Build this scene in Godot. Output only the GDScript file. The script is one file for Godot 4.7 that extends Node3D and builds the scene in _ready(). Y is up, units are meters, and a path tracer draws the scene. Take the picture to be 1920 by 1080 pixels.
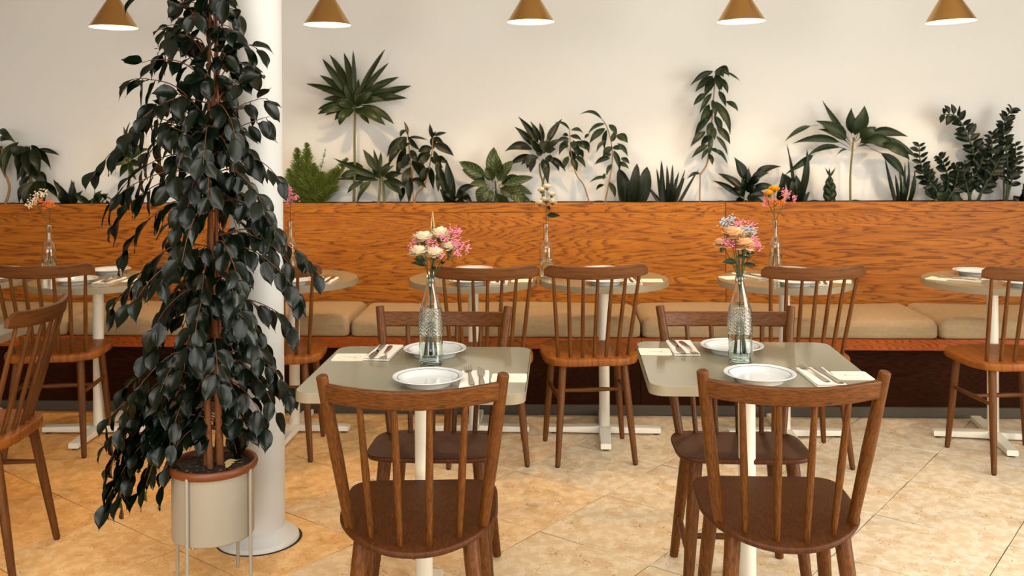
extends Node3D
# A restaurant corner: banquette with a planter behind it, small tables, wooden chairs, a potted ficus by a column.
# World axes: x along the banquette, y up, z towards the room. Metres.

var rng := RandomNumberGenerator.new()
var names := {}
var M := {}
var DUMMY := PackedVector2Array()


class MB:
	# Collects smooth grids, fans and tubes into one ArrayMesh.
	var P := PackedVector3Array()
	var N := PackedVector3Array()
	var U := PackedVector2Array()
	var I := PackedInt32Array()
	var uo := Vector2.ZERO

	func grid(rows: Array, closed := false, flip := false, unit := false) -> MB:
		var nr := rows.size()
		var nc: int = rows[0].size()
		var at := P.size()
		var ul := PackedFloat32Array()
		var mid: PackedVector3Array = rows[nr / 2]
		var acc := 0.0
		for j in nc:
			if j > 0:
				acc += mid[j].distance_to(mid[j - 1])
			ul.append(acc)
		var vl := 0.0
		for i in nr:
			var r: PackedVector3Array = rows[i]
			var ra: PackedVector3Array = rows[maxi(i - 1, 0)]
			var rb: PackedVector3Array = rows[mini(i + 1, nr - 1)]
			if i > 0:
				vl += r[nc / 2].distance_to(ra[nc / 2])
			for j in nc:
				var du := rb[j] - ra[j]
				var ja := j - 1
				var jb := j + 1
				if closed:
					if ja < 0:
						ja = nc - 2
					if jb > nc - 1:
						jb = 1
				else:
					ja = maxi(ja, 0)
					jb = mini(jb, nc - 1)
				var dv := r[jb] - r[ja]
				if dv.length_squared() < 1e-14:
					dv = rb[jb] - rb[ja] + ra[jb] - ra[ja]
				var n := du.cross(dv)
				n = n.normalized() if n.length_squared() > 1e-20 else Vector3.UP
				P.append(r[j])
				N.append(-n if flip else n)
				U.append(Vector2(j / float(nc - 1), i / float(nr - 1)) if unit else Vector2(ul[j], vl) + uo)
		for i in nr - 1:
			for j in nc - 1:
				var a := at + i * nc + j
				var b := a + nc
				if flip:
					I.append_array(PackedInt32Array([a, b, b + 1, a, b + 1, a + 1]))
				else:
					I.append_array(PackedInt32Array([a, b + 1, b, a, a + 1, b + 1]))
		return self

	func planar(from: int, kx := 1.0, kz := 1.0) -> void:
		for i in range(from, P.size()):
			U[i] = Vector2(P[i].x * kx, P[i].z * kz) + uo

	func fan(ring: PackedVector3Array, n: Vector3) -> MB:
		# a flat cap over a ring of points, facing n
		var c := Vector3.ZERO
		for p in ring:
			c += p
		c /= ring.size()
		var at := P.size()
		P.append(c)
		N.append(n)
		U.append(Vector2(c.x, c.z if absf(n.y) > 0.5 else c.y) + uo)
		for p in ring:
			P.append(p)
			N.append(n)
			U.append(Vector2(p.x, p.z if absf(n.y) > 0.5 else p.y) + uo)
		var k := ring.size()
		for j in k:
			var a := at + 1 + j
			var b := at + 1 + (j + 1) % k
			if (P[a] - c).cross(P[b] - c).dot(n) > 0.0:
				I.append_array(PackedInt32Array([at, b, a]))
			else:
				I.append_array(PackedInt32Array([at, a, b]))
		return self

	func tube(pts: PackedVector3Array, rad: PackedFloat32Array, sides := 8, cap := true) -> MB:
		var n := pts.size()
		var rows := []
		var t0 := (pts[1] - pts[0]).normalized()
		var e1 := t0.cross(Vector3.RIGHT if absf(t0.x) < 0.9 else Vector3.UP).normalized()
		for i in n:
			var t := (pts[mini(i + 1, n - 1)] - pts[maxi(i - 1, 0)]).normalized()
			e1 = (e1 - t * e1.dot(t)).normalized()
			var e2 := t.cross(e1)
			var r := rad[i] if rad.size() > 1 else rad[0]
			var ring := PackedVector3Array()
			for j in sides + 1:
				var a := TAU * j / sides
				ring.append(pts[i] + (e1 * cos(a) + e2 * sin(a)) * r)
			rows.append(ring)
		grid(rows, true, true)
		if cap:
			var f: PackedVector3Array = rows[0].duplicate()
			f.resize(sides)
			fan(f, -t0)
			var g: PackedVector3Array = rows[n - 1].duplicate()
			g.resize(sides)
			fan(g, (pts[n - 1] - pts[n - 2]).normalized())
		return self

	func lathe(prof: PackedVector2Array, segs := 24, at := Vector3.ZERO, flip := false) -> MB:
		var rows := []
		for p in prof:
			var ring := PackedVector3Array()
			for j in segs + 1:
				var a := TAU * j / segs
				ring.append(at + Vector3(p.x * cos(a), p.y, p.x * sin(a)))
			rows.append(ring)
		return grid(rows, true, flip)

	func slab(outline: PackedVector2Array, y0: float, y1: float, bev := 0.002) -> MB:
		# a plate with an xz outline and softened rims
		var k := outline.size()
		var area := 0.0
		for j in k:
			var q := outline[(j + 1) % k]
			area += outline[j].x * q.y - q.x * outline[j].y
		var inn := PackedVector2Array()
		for j in k:
			var d := (outline[(j + 1) % k] - outline[(j + k - 1) % k]).normalized()
			var nn := Vector2(d.y, -d.x) * (1.0 if area > 0.0 else -1.0)
			inn.append(outline[j] - nn * bev)
		var rows := []
		for spec in [[inn, y0], [outline, y0 + bev], [outline, y1 - bev], [inn, y1]]:
			var ring := PackedVector3Array()
			for j in k + 1:
				var q: Vector2 = spec[0][j % k]
				ring.append(Vector3(q.x, spec[1], q.y))
			rows.append(ring)
		grid(rows, true, area < 0.0)
		var top := PackedVector3Array()
		var bot := PackedVector3Array()
		for q in inn:
			top.append(Vector3(q.x, y1, q.y))
			bot.append(Vector3(q.x, y0, q.y))
		fan(top, Vector3.UP)
		return fan(bot, Vector3.DOWN)

	func box(a: Vector3, b: Vector3, bev := 0.003) -> MB:
		return slab(PackedVector2Array([Vector2(a.x, a.z), Vector2(b.x, a.z), Vector2(b.x, b.z), Vector2(a.x, b.z)]) if bev <= 0.0 else MB.rrect(a.x, a.z, b.x, b.z, bev, 1), a.y, b.y, maxf(bev, 0.0001))

	func ball(c: Vector3, r: Vector3, segs := 8, rings := 5) -> MB:
		var rows := []
		for i in rings + 1:
			var f := -PI / 2 + PI * i / rings
			var ring := PackedVector3Array()
			for j in segs + 1:
				var a := TAU * j / segs
				ring.append(c + Vector3(r.x * cos(f) * cos(a), r.y * sin(f), r.z * cos(f) * sin(a)))
			rows.append(ring)
		return grid(rows, true)

	static func rrect(x0: float, z0: float, x1: float, z1: float, r: float, n := 4) -> PackedVector2Array:
		var o := PackedVector2Array()
		for c in [[x1 - r, z1 - r, 0.0], [x0 + r, z1 - r, PI / 2], [x0 + r, z0 + r, PI], [x1 - r, z0 + r, 1.5 * PI]]:
			for i in n + 1:
				var a: float = c[2] + PI / 2 * i / n
				o.append(Vector2(c[0] + r * cos(a), c[1] + r * sin(a)))
		return o

	static func circle(r: float, n := 48, cx := 0.0, cz := 0.0) -> PackedVector2Array:
		var o := PackedVector2Array()
		for i in n:
			o.append(Vector2(cx + r * cos(TAU * i / n), cz + r * sin(TAU * i / n)))
		return o

	func mesh() -> ArrayMesh:
		var a := []
		a.resize(Mesh.ARRAY_MAX)
		a[Mesh.ARRAY_VERTEX] = P
		a[Mesh.ARRAY_NORMAL] = N
		a[Mesh.ARRAY_TEX_UV] = U
		a[Mesh.ARRAY_TEX_UV2] = U
		a[Mesh.ARRAY_INDEX] = I
		var m := ArrayMesh.new()
		m.add_surface_from_arrays(Mesh.PRIMITIVE_TRIANGLES, a)
		return m


# ---------------------------------------------------------------- naming and placing

func numbered(called: String) -> String:
	var n: int = names.get(called, 0)
	names[called] = n + 1
	return called if n == 0 else "%s_%03d" % [called, n]


func tag(o: Node, label: String, category := "", group := "", kind := "") -> void:
	o.set_meta("label", label)
	if category: o.set_meta("category", category)
	if group: o.set_meta("group", group)
	if kind: o.set_meta("kind", kind)


func thing(called: String, label: String, category: String, at := Vector3.ZERO, turn := 0.0, group := "") -> Node3D:
	var o := Node3D.new()
	o.name = numbered(called)
	add_child(o)
	o.position = at
	o.rotation.y = turn
	tag(o, label, category, group)
	return o


func part(called: String, m: Mesh, mat: Material, parent: Node, xf := Transform3D()) -> MeshInstance3D:
	var o := MeshInstance3D.new()
	o.name = called
	o.mesh = m
	o.material_override = mat
	o.transform = xf
	parent.add_child(o, true)
	return o


func solo(called: String, m: Mesh, mat: Material, label: String, category: String, at := Vector3.ZERO, turn := 0.0, group := "") -> MeshInstance3D:
	var o := part(numbered(called), m, mat, self)
	o.position = at
	o.rotation.y = turn
	tag(o, label, category, group)
	return o


func struct(called: String, m: Mesh, mat: Material, label: String, category := "") -> MeshInstance3D:
	var o := part(called, m, mat, self)
	tag(o, label, category if category else called.split("_")[0], "", "structure")
	return o


func copy(o: Node3D, called: String, label: String, at: Vector3, turn: float, group := "") -> Node3D:
	var c: Node3D = o.duplicate()
	c.name = numbered(called)
	add_child(c)
	c.position = at
	c.rotation.y = turn
	c.set_meta("label", label)
	if group: c.set_meta("group", group)
	return c


func boxes(list: Array, bev := 0.003) -> ArrayMesh:
	var b := MB.new()
	for e in list:
		b.box(e[0], e[1], bev)
	return b.mesh()


func v3(a: Array) -> PackedVector3Array:
	var o := PackedVector3Array()
	for i in range(0, a.size(), 3):
		o.append(Vector3(a[i], a[i + 1], a[i + 2]))
	return o


func curve(a: PackedVector3Array, n: int) -> PackedVector3Array:
	# Catmull-Rom through the points
	var o := PackedVector3Array()
	var k := a.size()
	for s in n + 1:
		var t := float(s) / n * (k - 1)
		var i := mini(int(t), k - 2)
		var f := t - i
		o.append(a[i].cubic_interpolate(a[i + 1], a[maxi(i - 1, 0)], a[mini(i + 2, k - 1)], f))
	return o


func lerps(a: float, b: float, n: int) -> PackedFloat32Array:
	var o := PackedFloat32Array()
	for i in n + 1:
		o.append(lerpf(a, b, float(i) / n))
	return o


# ---------------------------------------------------------------- materials

func mat(albedo: Color, rough := 0.6, tex: Texture2D = null, scale := Vector3.ONE) -> StandardMaterial3D:
	var m := StandardMaterial3D.new()
	m.albedo_color = albedo
	m.roughness = rough
	m.albedo_texture = tex
	m.uv1_scale = scale
	m.cull_mode = BaseMaterial3D.CULL_DISABLED
	return m


func noise_img(w: int, h: int, freq: float, oct: int, sd: int, seamless := true, kx := 1, ky := 1) -> PackedByteArray:
	# grey noise, kx and ky times stretched along x and y
	var n := FastNoiseLite.new()
	n.noise_type = FastNoiseLite.TYPE_SIMPLEX_SMOOTH
	n.seed = sd
	n.frequency = freq
	n.fractal_octaves = oct
	var im := n.get_seamless_image(w / kx, h / ky) if seamless else n.get_image(w / kx, h / ky)
	im.convert(Image.FORMAT_L8)
	if kx > 1 or ky > 1:
		im.resize(w, h, Image.INTERPOLATE_CUBIC)
	return im.get_data()


func tex_of(w: int, h: int, data: PackedByteArray) -> ImageTexture:
	return ImageTexture.create_from_image(Image.create_from_data(w, h, false, Image.FORMAT_RGB8, data))


func put3(d: PackedByteArray, i: int, c: Color) -> void:
	d[i * 3] = int(clampf(c.r, 0.0, 1.0) * 255.0)
	d[i * 3 + 1] = int(clampf(c.g, 0.0, 1.0) * 255.0)
	d[i * 3 + 2] = int(clampf(c.b, 0.0, 1.0) * 255.0)


func panel_texture(w: int, h: int, sd: int, axis: float) -> ImageTexture:
	# plain-sawn oak: contour lines of a warped trough, with fibres and pores along x
	var warp := noise_img(w, h, 0.02, 3, sd, false, 12)
	var fib := noise_img(w, h, 0.32, 2, sd + 1, false, 24)
	var d := PackedByteArray()
	d.resize(w * h * 3)
	var light := Color(0.80, 0.51, 0.17)
	var mid := Color(0.67, 0.385, 0.105)
	var dark := Color(0.40, 0.19, 0.05)
	for y in h:
		var yc := (float(y) / h - axis) * 2.6
		for x in w:
			var wv := warp[y * w + x] / 255.0 - 0.5
			var fv := fib[y * w + x] / 255.0
			var xx := float(x) / w
			var f := yc * yc * (5.0 + 2.0 * sin(xx * 5.0 + sd)) + 6.0 * sin(xx * 3.1 + sd * 1.7) + wv * 3.0 + (fv - 0.5) * 0.35
			var ring := f * 1.15 - floorf(f * 1.15)
			var line := smoothstep(0.55, 0.97, ring) * (1.0 - smoothstep(0.97, 1.0, ring))
			var c := light.lerp(mid, clampf(fv * 0.7 + wv * 0.7 + ring * 0.25, 0.0, 1.0))
			c = c.lerp(dark, line * (0.30 + 0.65 * fv) + 0.14 * smoothstep(0.62, 0.8, fv))
			put3(d, y * w + x, c)
	return tex_of(w, h, d)


func grain_texture(w: int, h: int, sd: int, light: Color, mid: Color, dark: Color) -> ImageTexture:
	# straight grain along v
	var a := noise_img(w, h, 0.03, 3, sd, true, 1, 8)
	var b := noise_img(w, h, 0.16, 2, sd + 5, true, 1, 16)
	var d := PackedByteArray()
	d.resize(w * h * 3)
	for y in h:
		for x in w:
			var p := a[y * w + x] / 255.0
			var q := b[y * w + x] / 255.0
			var r := p * 4.0 - floorf(p * 4.0)
			var c := light.lerp(mid, clampf(p * 0.7 + r * 0.5, 0.0, 1.0))
			c = c.lerp(dark, clampf((q - 0.52) * 2.6, 0.0, 0.5) + 0.22 * smoothstep(0.75, 1.0, r))
			put3(d, y * w + x, c)
	return tex_of(w, h, d)


func stone_texture(n: int) -> ImageTexture:
	var a := noise_img(n, n, 0.009, 5, 11, true, 1, 2)
	var b := noise_img(n, n, 0.022, 4, 23, true, 1, 2)
	var v := noise_img(n, n, 0.016, 4, 37, true, 1, 2)
	var f := noise_img(n, n, 0.09, 3, 51, true, 1, 2)
	var d := PackedByteArray()
	d.resize(n * n * 3)
	var base := Color(0.875, 0.80, 0.68)
	var pale := Color(0.925, 0.875, 0.785)
	var rust := Color(0.76, 0.575, 0.36)
	for y in n:
		for x in n:
			var i := y * n + x
			var p := a[i] / 255.0
			var q := b[i] / 255.0
			var vv := absf(v[i] / 255.0 - 0.5) * 2.0
			var g := f[i] / 255.0
			var c := base.lerp(pale, smoothstep(0.3, 0.7, q))
			c = c.lerp(rust, smoothstep(0.50, 0.80, p) * (0.12 + 0.6 * g * q))
			var vein := (1.0 - smoothstep(0.0, 0.035, vv)) * smoothstep(0.42, 0.62, p)
			c = c.lerp(Color(0.55, 0.37, 0.19), vein * (0.35 + 0.5 * g))
			c = c.lerp(Color(0.33, 0.25, 0.16), smoothstep(0.79, 0.83, g) * smoothstep(0.5, 0.62, q) * 0.8)
			c = Color(c.r * 0.96, c.g * 0.955, c.b * 0.95)
			put3(d, y * n + x, c)
	return tex_of(n, n, d)


func leaf_texture(w: int, h: int, kind: int, body: Color, edge: Color, rib: Color) -> ImageTexture:
	# u across the blade, v along it. 0 plain, 1 pale edges and stripes, 2 mottled between the veins, 3 cross-banded
	var nn := noise_img(w, h, 0.05, 3, 70 + kind)
	var d := PackedByteArray()
	d.resize(w * h * 3)
	for y in h:
		var v := float(y) / h
		for x in w:
			var u := absf(float(x) / (w - 1) * 2.0 - 1.0)
			var g := nn[y * w + x] / 255.0
			var c := body.lerp(body.lightened(0.10), g)
			match kind:
				0:
					var vein := absf(fposmod(v * 9.0 - u * 1.6, 1.0) - 0.5) * 2.0
					c = c.lerp(rib, (1.0 - smoothstep(0.0, 0.16, vein)) * 0.35)
				1:
					c = c.lerp(edge, smoothstep(0.84, 0.93, u) * (0.5 + 0.5 * g))
					c = c.lerp(rib, (1.0 - smoothstep(0.0, 0.35, absf(sin(u * 14.0)))) * 0.25)
				2:
					var vein2 := absf(fposmod(v * 8.0 - u * 1.8, 1.0) - 0.5) * 2.0
					c = c.lerp(edge, smoothstep(0.42, 0.75, vein2) * smoothstep(0.08, 0.3, u) * (1.0 - smoothstep(0.75, 0.95, u)) * (0.35 + 0.65 * g))
				3:
					c = c.lerp(edge, smoothstep(0.5, 0.9, sin(v * 40.0 + g * 7.0)) * 0.35 + smoothstep(0.9, 0.97, u) * 0.4)
			c = c.lerp(rib, (1.0 - smoothstep(0.0, 0.09, u)) * 0.7)
			put3(d, y * w + x, c)
	return tex_of(w, h, d)


func fabric_texture(n: int) -> ImageTexture:
	var f := noise_img(n, n, 0.02, 3, 91)
	var d := PackedByteArray()
	d.resize(n * n * 3)
	rng.seed = 5
	for y in n:
		for x in n:
			var k := 0.5 + 0.5 * sin(x * TAU / 4.0) * sin(y * TAU / 4.0)
			var s := 0.86 + 0.10 * k + 0.10 * rng.randf() + 0.08 * (f[y * n + x] / 255.0 - 0.5)
			put3(d, y * n + x, Color(0.64, 0.55, 0.42) * s)
	return tex_of(n, n, d)


func stroke(im: Image, a: Vector2, b: Vector2, r: float, c: Color) -> void:
	var n := int(a.distance_to(b)) + 1
	for i in n + 1:
		var p := a.lerp(b, float(i) / n)
		im.fill_rect(Rect2i(int(p.x - r), int(p.y - r), maxi(1, int(2 * r)), maxi(1, int(2 * r))), c)


func card_texture() -> ImageTexture:
	# cream card: corner brackets, a dotted arc, a hand-written word as the photo shows it, too small to read, over a fine line
	var im := Image.create(256, 256, false, Image.FORMAT_RGB8)
	im.fill(Color(0.94, 0.90, 0.82))
	var ink := Color(0.60, 0.53, 0.43)
	for s in [-1.0, 1.0]:
		for i in 12:
			var a := -0.9 + 1.8 * i / 12.0
			var b := -0.9 + 1.8 * (i + 1) / 12.0
			if absf(a) > 0.25:
				stroke(im, Vector2(128 + s * 92 * cos(a), 128 + 70 * sin(a)), Vector2(128 + s * 92 * cos(b), 128 + 70 * sin(b)), 1.6, ink)
	for i in 15:
		var a := PI + PI * (i + 0.5) / 15.0
		im.fill_rect(Rect2i(int(128 + 80 * cos(a)) - 2, int(100 + 62 * sin(a)) - 2, 4, 4), ink.lightened(0.25))
	for i in 19:
		im.fill_rect(Rect2i(56 + i * 8, 190, 4, 4), ink.lightened(0.25))
	var last := Vector2(72, 108)
	for i in 60:
		var t := i / 60.0
		var p := Vector2(74 + 108 * t, 130 + 16 * sin(t * 34.0) * (0.4 + 0.6 * absf(sin(t * 9.0))) - 10 * sin(t * 5.0))
		stroke(im, last, p, 1.8, ink)
		last = p
	stroke(im, Vector2(84, 96), Vector2(78, 158), 2.4, ink)
	stroke(im, Vector2(70, 96), Vector2(104, 94), 2.0, ink)
	stroke(im, Vector2(96, 164), Vector2(176, 160), 1.2, ink.lightened(0.3))
	return ImageTexture.create_from_image(im)


func make_materials() -> void:
	M.panel = mat(Color(0.83, 0.83, 0.70), 0.42, panel_texture(1536, 320, 3, 0.45), Vector3(1 / 2.44, 1 / 0.56, 1))
	M.panel_b = mat(Color(0.79, 0.775, 0.65), 0.42, panel_texture(1024, 320, 9, 0.7), Vector3(1 / 2.44, 1 / 0.56, 1))
	var g := grain_texture(256, 1024, 31, Color(0.60, 0.375, 0.15), Color(0.47, 0.27, 0.10), Color(0.21, 0.105, 0.04))
	M.oak = mat(Color(0.73, 0.705, 0.57), 0.38, g, Vector3(9, 2.2, 1))
	M.oak_seat = mat(Color(0.59, 0.525, 0.40), 0.42, g, Vector3(11, 3.0, 1))
	var gb := grain_texture(128, 512, 47, Color(0.57, 0.375, 0.20), Color(0.51, 0.32, 0.16), Color(0.38, 0.22, 0.10))
	M.beech = mat(Color(0.72, 0.68, 0.56), 0.42, gb, Vector3(3, 0.9, 1))
	M.beech_seat = mat(Color(1.0, 0.90, 0.66), 0.36, gb, Vector3(2, 0.8, 1))
	M.shaded_wood = mat(Color(0.25, 0.19, 0.11), 0.5, M.panel_b.albedo_texture, Vector3(1 / 1.8, 1 / 0.35, 1))  # bench wood with the shade under the seat overhang put into its tint
	M.rail = mat(Color(0.86, 0.70, 0.60), 0.42, M.panel_b.albedo_texture, Vector3(1 / 1.4, 1 / 0.5, 1))
	var st := stone_texture(1024)
	M.stone = []
	for c in [Color(0.95, 0.96, 0.97), Color(0.975, 0.965, 0.94), Color(0.995, 0.94, 0.86), Color(1.03, 0.91, 0.73), Color(1.03, 0.87, 0.64), Color(1.03, 0.83, 0.56)]:  # neutral to orange; the orange end carries painted-in warm light
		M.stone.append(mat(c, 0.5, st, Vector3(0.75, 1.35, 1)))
	for m in M.stone:
		m.metallic_specular = 0.32
	M.grout = mat(Color(0.17, 0.13, 0.09), 0.9)
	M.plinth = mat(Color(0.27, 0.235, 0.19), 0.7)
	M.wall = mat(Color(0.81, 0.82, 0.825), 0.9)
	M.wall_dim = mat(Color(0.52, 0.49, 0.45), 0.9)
	M.column = mat(Color(0.80, 0.81, 0.815), 0.55)
	M.cushion = mat(Color(1, 1, 1), 0.9, fabric_texture(256), Vector3(6, 6, 1))
	M.laminate = mat(Color(0.545, 0.515, 0.42), 0.13)
	M.laminate_edge = mat(Color(0.53, 0.485, 0.40), 0.45)
	M.white_metal = mat(Color(0.88, 0.86, 0.80), 0.4)
	M.black = mat(Color(0.04, 0.04, 0.04), 0.6)
	M.brass = mat(Color(0.78, 0.60, 0.36), 0.17)
	M.brass.metallic = 1.0
	M.brass.anisotropy_enabled = true
	M.brass.anisotropy = 0.7
	M.enamel = mat(Color(0.95, 0.92, 0.86), 0.5)
	M.bulb = mat(Color(1, 0.95, 0.85), 0.4)
	M.bulb.emission_enabled = true
	M.bulb.emission = Color(1.0, 0.86, 0.66)
	M.bulb.emission_energy_multiplier = 6.0
	M.china = mat(Color(0.80, 0.805, 0.805), 0.12)
	M.china_line = mat(Color(0.36, 0.37, 0.38), 0.2)
	M.steel = mat(Color(0.72, 0.68, 0.62), 0.22)
	M.steel.metallic = 1.0
	M.paper = mat(Color(0.93, 0.90, 0.85), 0.85)
	M.card = mat(Color.WHITE, 0.7, card_texture())
	M.card_edge = mat(Color(0.86, 0.80, 0.70), 0.8)
	M.glass = mat(Color(0.975, 0.995, 0.985, 0.0), 0.02)
	M.glass.transparency = BaseMaterial3D.TRANSPARENCY_ALPHA
	M.glass.refraction_enabled = true
	M.glass.refraction_scale = 0.05
	M.water = mat(Color(0.97, 0.995, 0.985, 0.0), 0.0)
	M.water.transparency = BaseMaterial3D.TRANSPARENCY_ALPHA
	M.water.refraction_enabled = true
	M.water.refraction_scale = 0.033
	M.pane = mat(Color(0.9, 0.95, 0.95, 0.06), 0.02)
	M.pane.transparency = BaseMaterial3D.TRANSPARENCY_ALPHA
	M.terracotta = mat(Color(0.43, 0.215, 0.085), 0.42)
	M.chips = mat(Color(0.36, 0.27, 0.18), 0.9)
	M.grey_metal = mat(Color(0.60, 0.575, 0.52), 0.42)
	var so := NoiseTexture2D.new()
	var sn := FastNoiseLite.new()
	sn.frequency = 0.12
	sn.seed = 8
	so.noise = sn
	so.seamless = true
	var ramp := Gradient.new()
	ramp.set_color(0, Color(0.035, 0.022, 0.014))
	ramp.set_color(1, Color(0.21, 0.145, 0.095))
	so.color_ramp = ramp
	M.soil = mat(Color.WHITE, 0.95, so, Vector3(3, 3, 1))
	M.bark = mat(Color(0.85, 0.80, 0.66), 0.7, g, Vector3(20, 4, 1))
	M.twig = mat(Color(0.36, 0.20, 0.09), 0.65)
	M.pale_stem = mat(Color(0.52, 0.38, 0.22), 0.7)
	M.cane = mat(Color(0.36, 0.34, 0.18), 0.7)
	M.green_stem = mat(Color(0.16, 0.22, 0.08), 0.55)
	var lt := [leaf_texture(64, 128, 0, Color(0.075, 0.16, 0.08), Color(0, 0, 0), Color(0.16, 0.23, 0.11)),
		leaf_texture(64, 128, 1, Color(0.125, 0.215, 0.085), Color(0.50, 0.50, 0.22), Color(0.25, 0.30, 0.12)),
		leaf_texture(64, 128, 2, Color(0.10, 0.185, 0.07), Color(0.50, 0.50, 0.30), Color(0.22, 0.26, 0.11)),
		leaf_texture(64, 128, 3, Color(0.085, 0.165, 0.085), Color(0.26, 0.31, 0.17), Color(0.10, 0.15, 0.08))]
	M.leaf_dark = mat(Color(0.53, 0.53, 0.52), 0.34, lt[0])
	M.leaf_ficus = mat(Color(0.31, 0.42, 0.33), 0.30, lt[0])
	M.leaf_ficus.metallic_specular = 0.40
	M.leaf_mid = mat(Color(0.86, 0.82, 0.69), 0.42, lt[0])
	M.leaf_stripe = mat(Color(0.69, 0.69, 0.64), 0.42, lt[1])
	M.leaf_deep = mat(Color(0.47, 0.46, 0.43), 0.40, lt[1])
	M.leaf_mottle = mat(Color(0.85, 0.85, 0.8), 0.40, lt[2])
	M.leaf_band = mat(Color(0.58, 0.58, 0.57), 0.40, lt[3])
	M.leaf_fresh = mat(Color(0.40, 0.44, 0.17), 0.45)
	M.fern = mat(Color(0.30, 0.36, 0.12), 0.6)
	for k in ["leaf_ficus", "leaf_dark", "leaf_mid", "leaf_stripe", "leaf_deep", "leaf_mottle", "leaf_band", "leaf_fresh", "fern"]:
		if k != "leaf_ficus":
			M[k].metallic_specular = 0.36
			M[k].roughness += 0.04
		M[k].backlight_enabled = true
		M[k].backlight = Color(0.10, 0.14, 0.04)
	M.petal_white = mat(Color(0.95, 0.90, 0.80), 0.7)
	M.petal_peach = mat(Color(0.95, 0.80, 0.62), 0.7)
	M.petal_pink = mat(Color(0.86, 0.50, 0.60), 0.7)
	M.petal_blue = mat(Color(0.66, 0.69, 0.72), 0.8)
	M.petal_yellow = mat(Color(0.95, 0.72, 0.16), 0.7)
	M.petal_orange = mat(Color(0.88, 0.45, 0.14), 0.7)
	M.straw = mat(Color(0.70, 0.58, 0.38), 0.8)
	for k in ["panel", "panel_b", "oak", "oak_seat", "beech", "beech_seat", "rail"]:
		M[k].metallic_specular = 0.34
		M[k].roughness += 0.06
	M.shaded_wood.metallic_specular = 0.2
	M.shaded_wood.roughness = 0.7
	M.socket = mat(Color(0.84, 0.81, 0.75), 0.5)


# ---------------------------------------------------------------- the scene

const LAMP := 0.42


func _ready() -> void:
	var cam := Camera3D.new()
	cam.name = "camera"
	add_child(cam)
	cam.near = 0.05
	cam.far = 100.0
	cam.projection = Camera3D.PROJECTION_FRUSTUM
	cam.size = 0.05 * 0.6
	cam.frustum_offset = Vector2(0, 0.05 * (258.0 - 540.0) / 1800.0)
	cam.transform = Transform3D(Basis(Vector3.UP, 0.05) * Basis(Vector3.BACK, -0.0061), Vector3(0, 1.431, 0))
	cam.current = true
	var env := Environment.new()
	env.background_mode = Environment.BG_SKY
	var sky := Sky.new()
	var sm := ProceduralSkyMaterial.new()
	sm.sky_top_color = Color(0.62, 0.72, 0.85)
	sm.sky_horizon_color = Color(0.86, 0.88, 0.90)
	sm.ground_bottom_color = Color(0.35, 0.33, 0.30)
	sm.ground_horizon_color = Color(0.70, 0.69, 0.66)
	sky.sky_material = sm
	env.sky = sky
	env.tonemap_mode = Environment.TONE_MAPPER_LINEAR
	env.tonemap_exposure = 1.66
	env.sdfgi_enabled = true
	env.ssao_enabled = true
	env.ssil_enabled = true
	var we := WorldEnvironment.new()
	we.name = "world"
	we.environment = env
	var ca := CameraAttributesPhysical.new()
	ca.frustum_focal_length = 50.0
	ca.frustum_focus_distance = 2.75
	ca.exposure_aperture = 11.0
	we.camera_attributes = ca
	add_child(we)
	# daylight from the two windows, plus an overhead fill added to brighten the floor
	for w in [["daylight_right", Vector3(4.18, 1.4, -1.1), Vector3(0, PI / 2, 0), Vector2(3.4, 2.3), 15.0, Color(1.0, 0.97, 0.91)],
		["daylight_front", Vector3(-1.3, 1.65, 2.98), Vector3.ZERO, Vector2(5.4, 2.0), 11.5, Color(1.0, 0.965, 0.90)],
		["added_roof_fill", Vector3(0.5, 3.19, -0.4), Vector3(-PI / 2, 0, 0), Vector2(4.4, 2.4), 9.0, Color(1.0, 0.975, 0.925)]]:
		var l := AreaLight3D.new()
		l.name = w[0]
		add_child(l)
		l.position = w[1]
		l.rotation = w[2]
		l.area_size = w[3]
		l.area_normalize_energy = true
		l.light_energy = w[4]
		l.light_color = w[5]
		l.area_range = 20.0
		l.area_attenuation = 2.0
		l.shadow_enabled = true
	make_materials()
	make_room()
	make_banquette()
	make_tables()
	make_chairs()
	make_plant_stand(Vector3(-1.118, 0, -3.027))
	make_ficus(Vector3(-1.118, 0, -3.027))
	make_lamps()
	make_plants()


# ---------------------------------------------------------------- furniture

func seat_mesh(halfw: float, z_front: float, z_rear: float, thick: float, top: Callable, e_front: float, e_rear: float) -> ArrayMesh:
	var b := MB.new()
	var zc := (z_front + z_rear) * 0.5
	var zh := (z_rear - z_front) * 0.5
	var segs := 56
	var rows := []
	for spec in [[0.0, 0.0], [0.35, 0.0], [0.65, 0.0], [0.85, 0.0], [0.97, 0.0], [0.99, 0.08], [1.0, 0.3], [1.0, 0.7], [0.985, 0.95], [0.95, 1.0], [0.6, 1.0], [0.0, 1.0]]:
		var ring := PackedVector3Array()
		for j in segs + 1:
			var a := TAU * j / segs
			var e := e_front if sin(a) < 0.0 else e_rear
			var cx := signf(cos(a)) * pow(absf(cos(a)), e)
			var sz := signf(sin(a)) * pow(absf(sin(a)), e)
			var s: float = spec[0]
			var x := halfw * cx * s
			var z := zc + zh * sz * s
			ring.append(Vector3(x, float(top.call(x, z)) - thick * spec[1], z))
		rows.append(ring)
	b.grid(rows, true, false)
	b.planar(0)
	return b.mesh()


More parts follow.
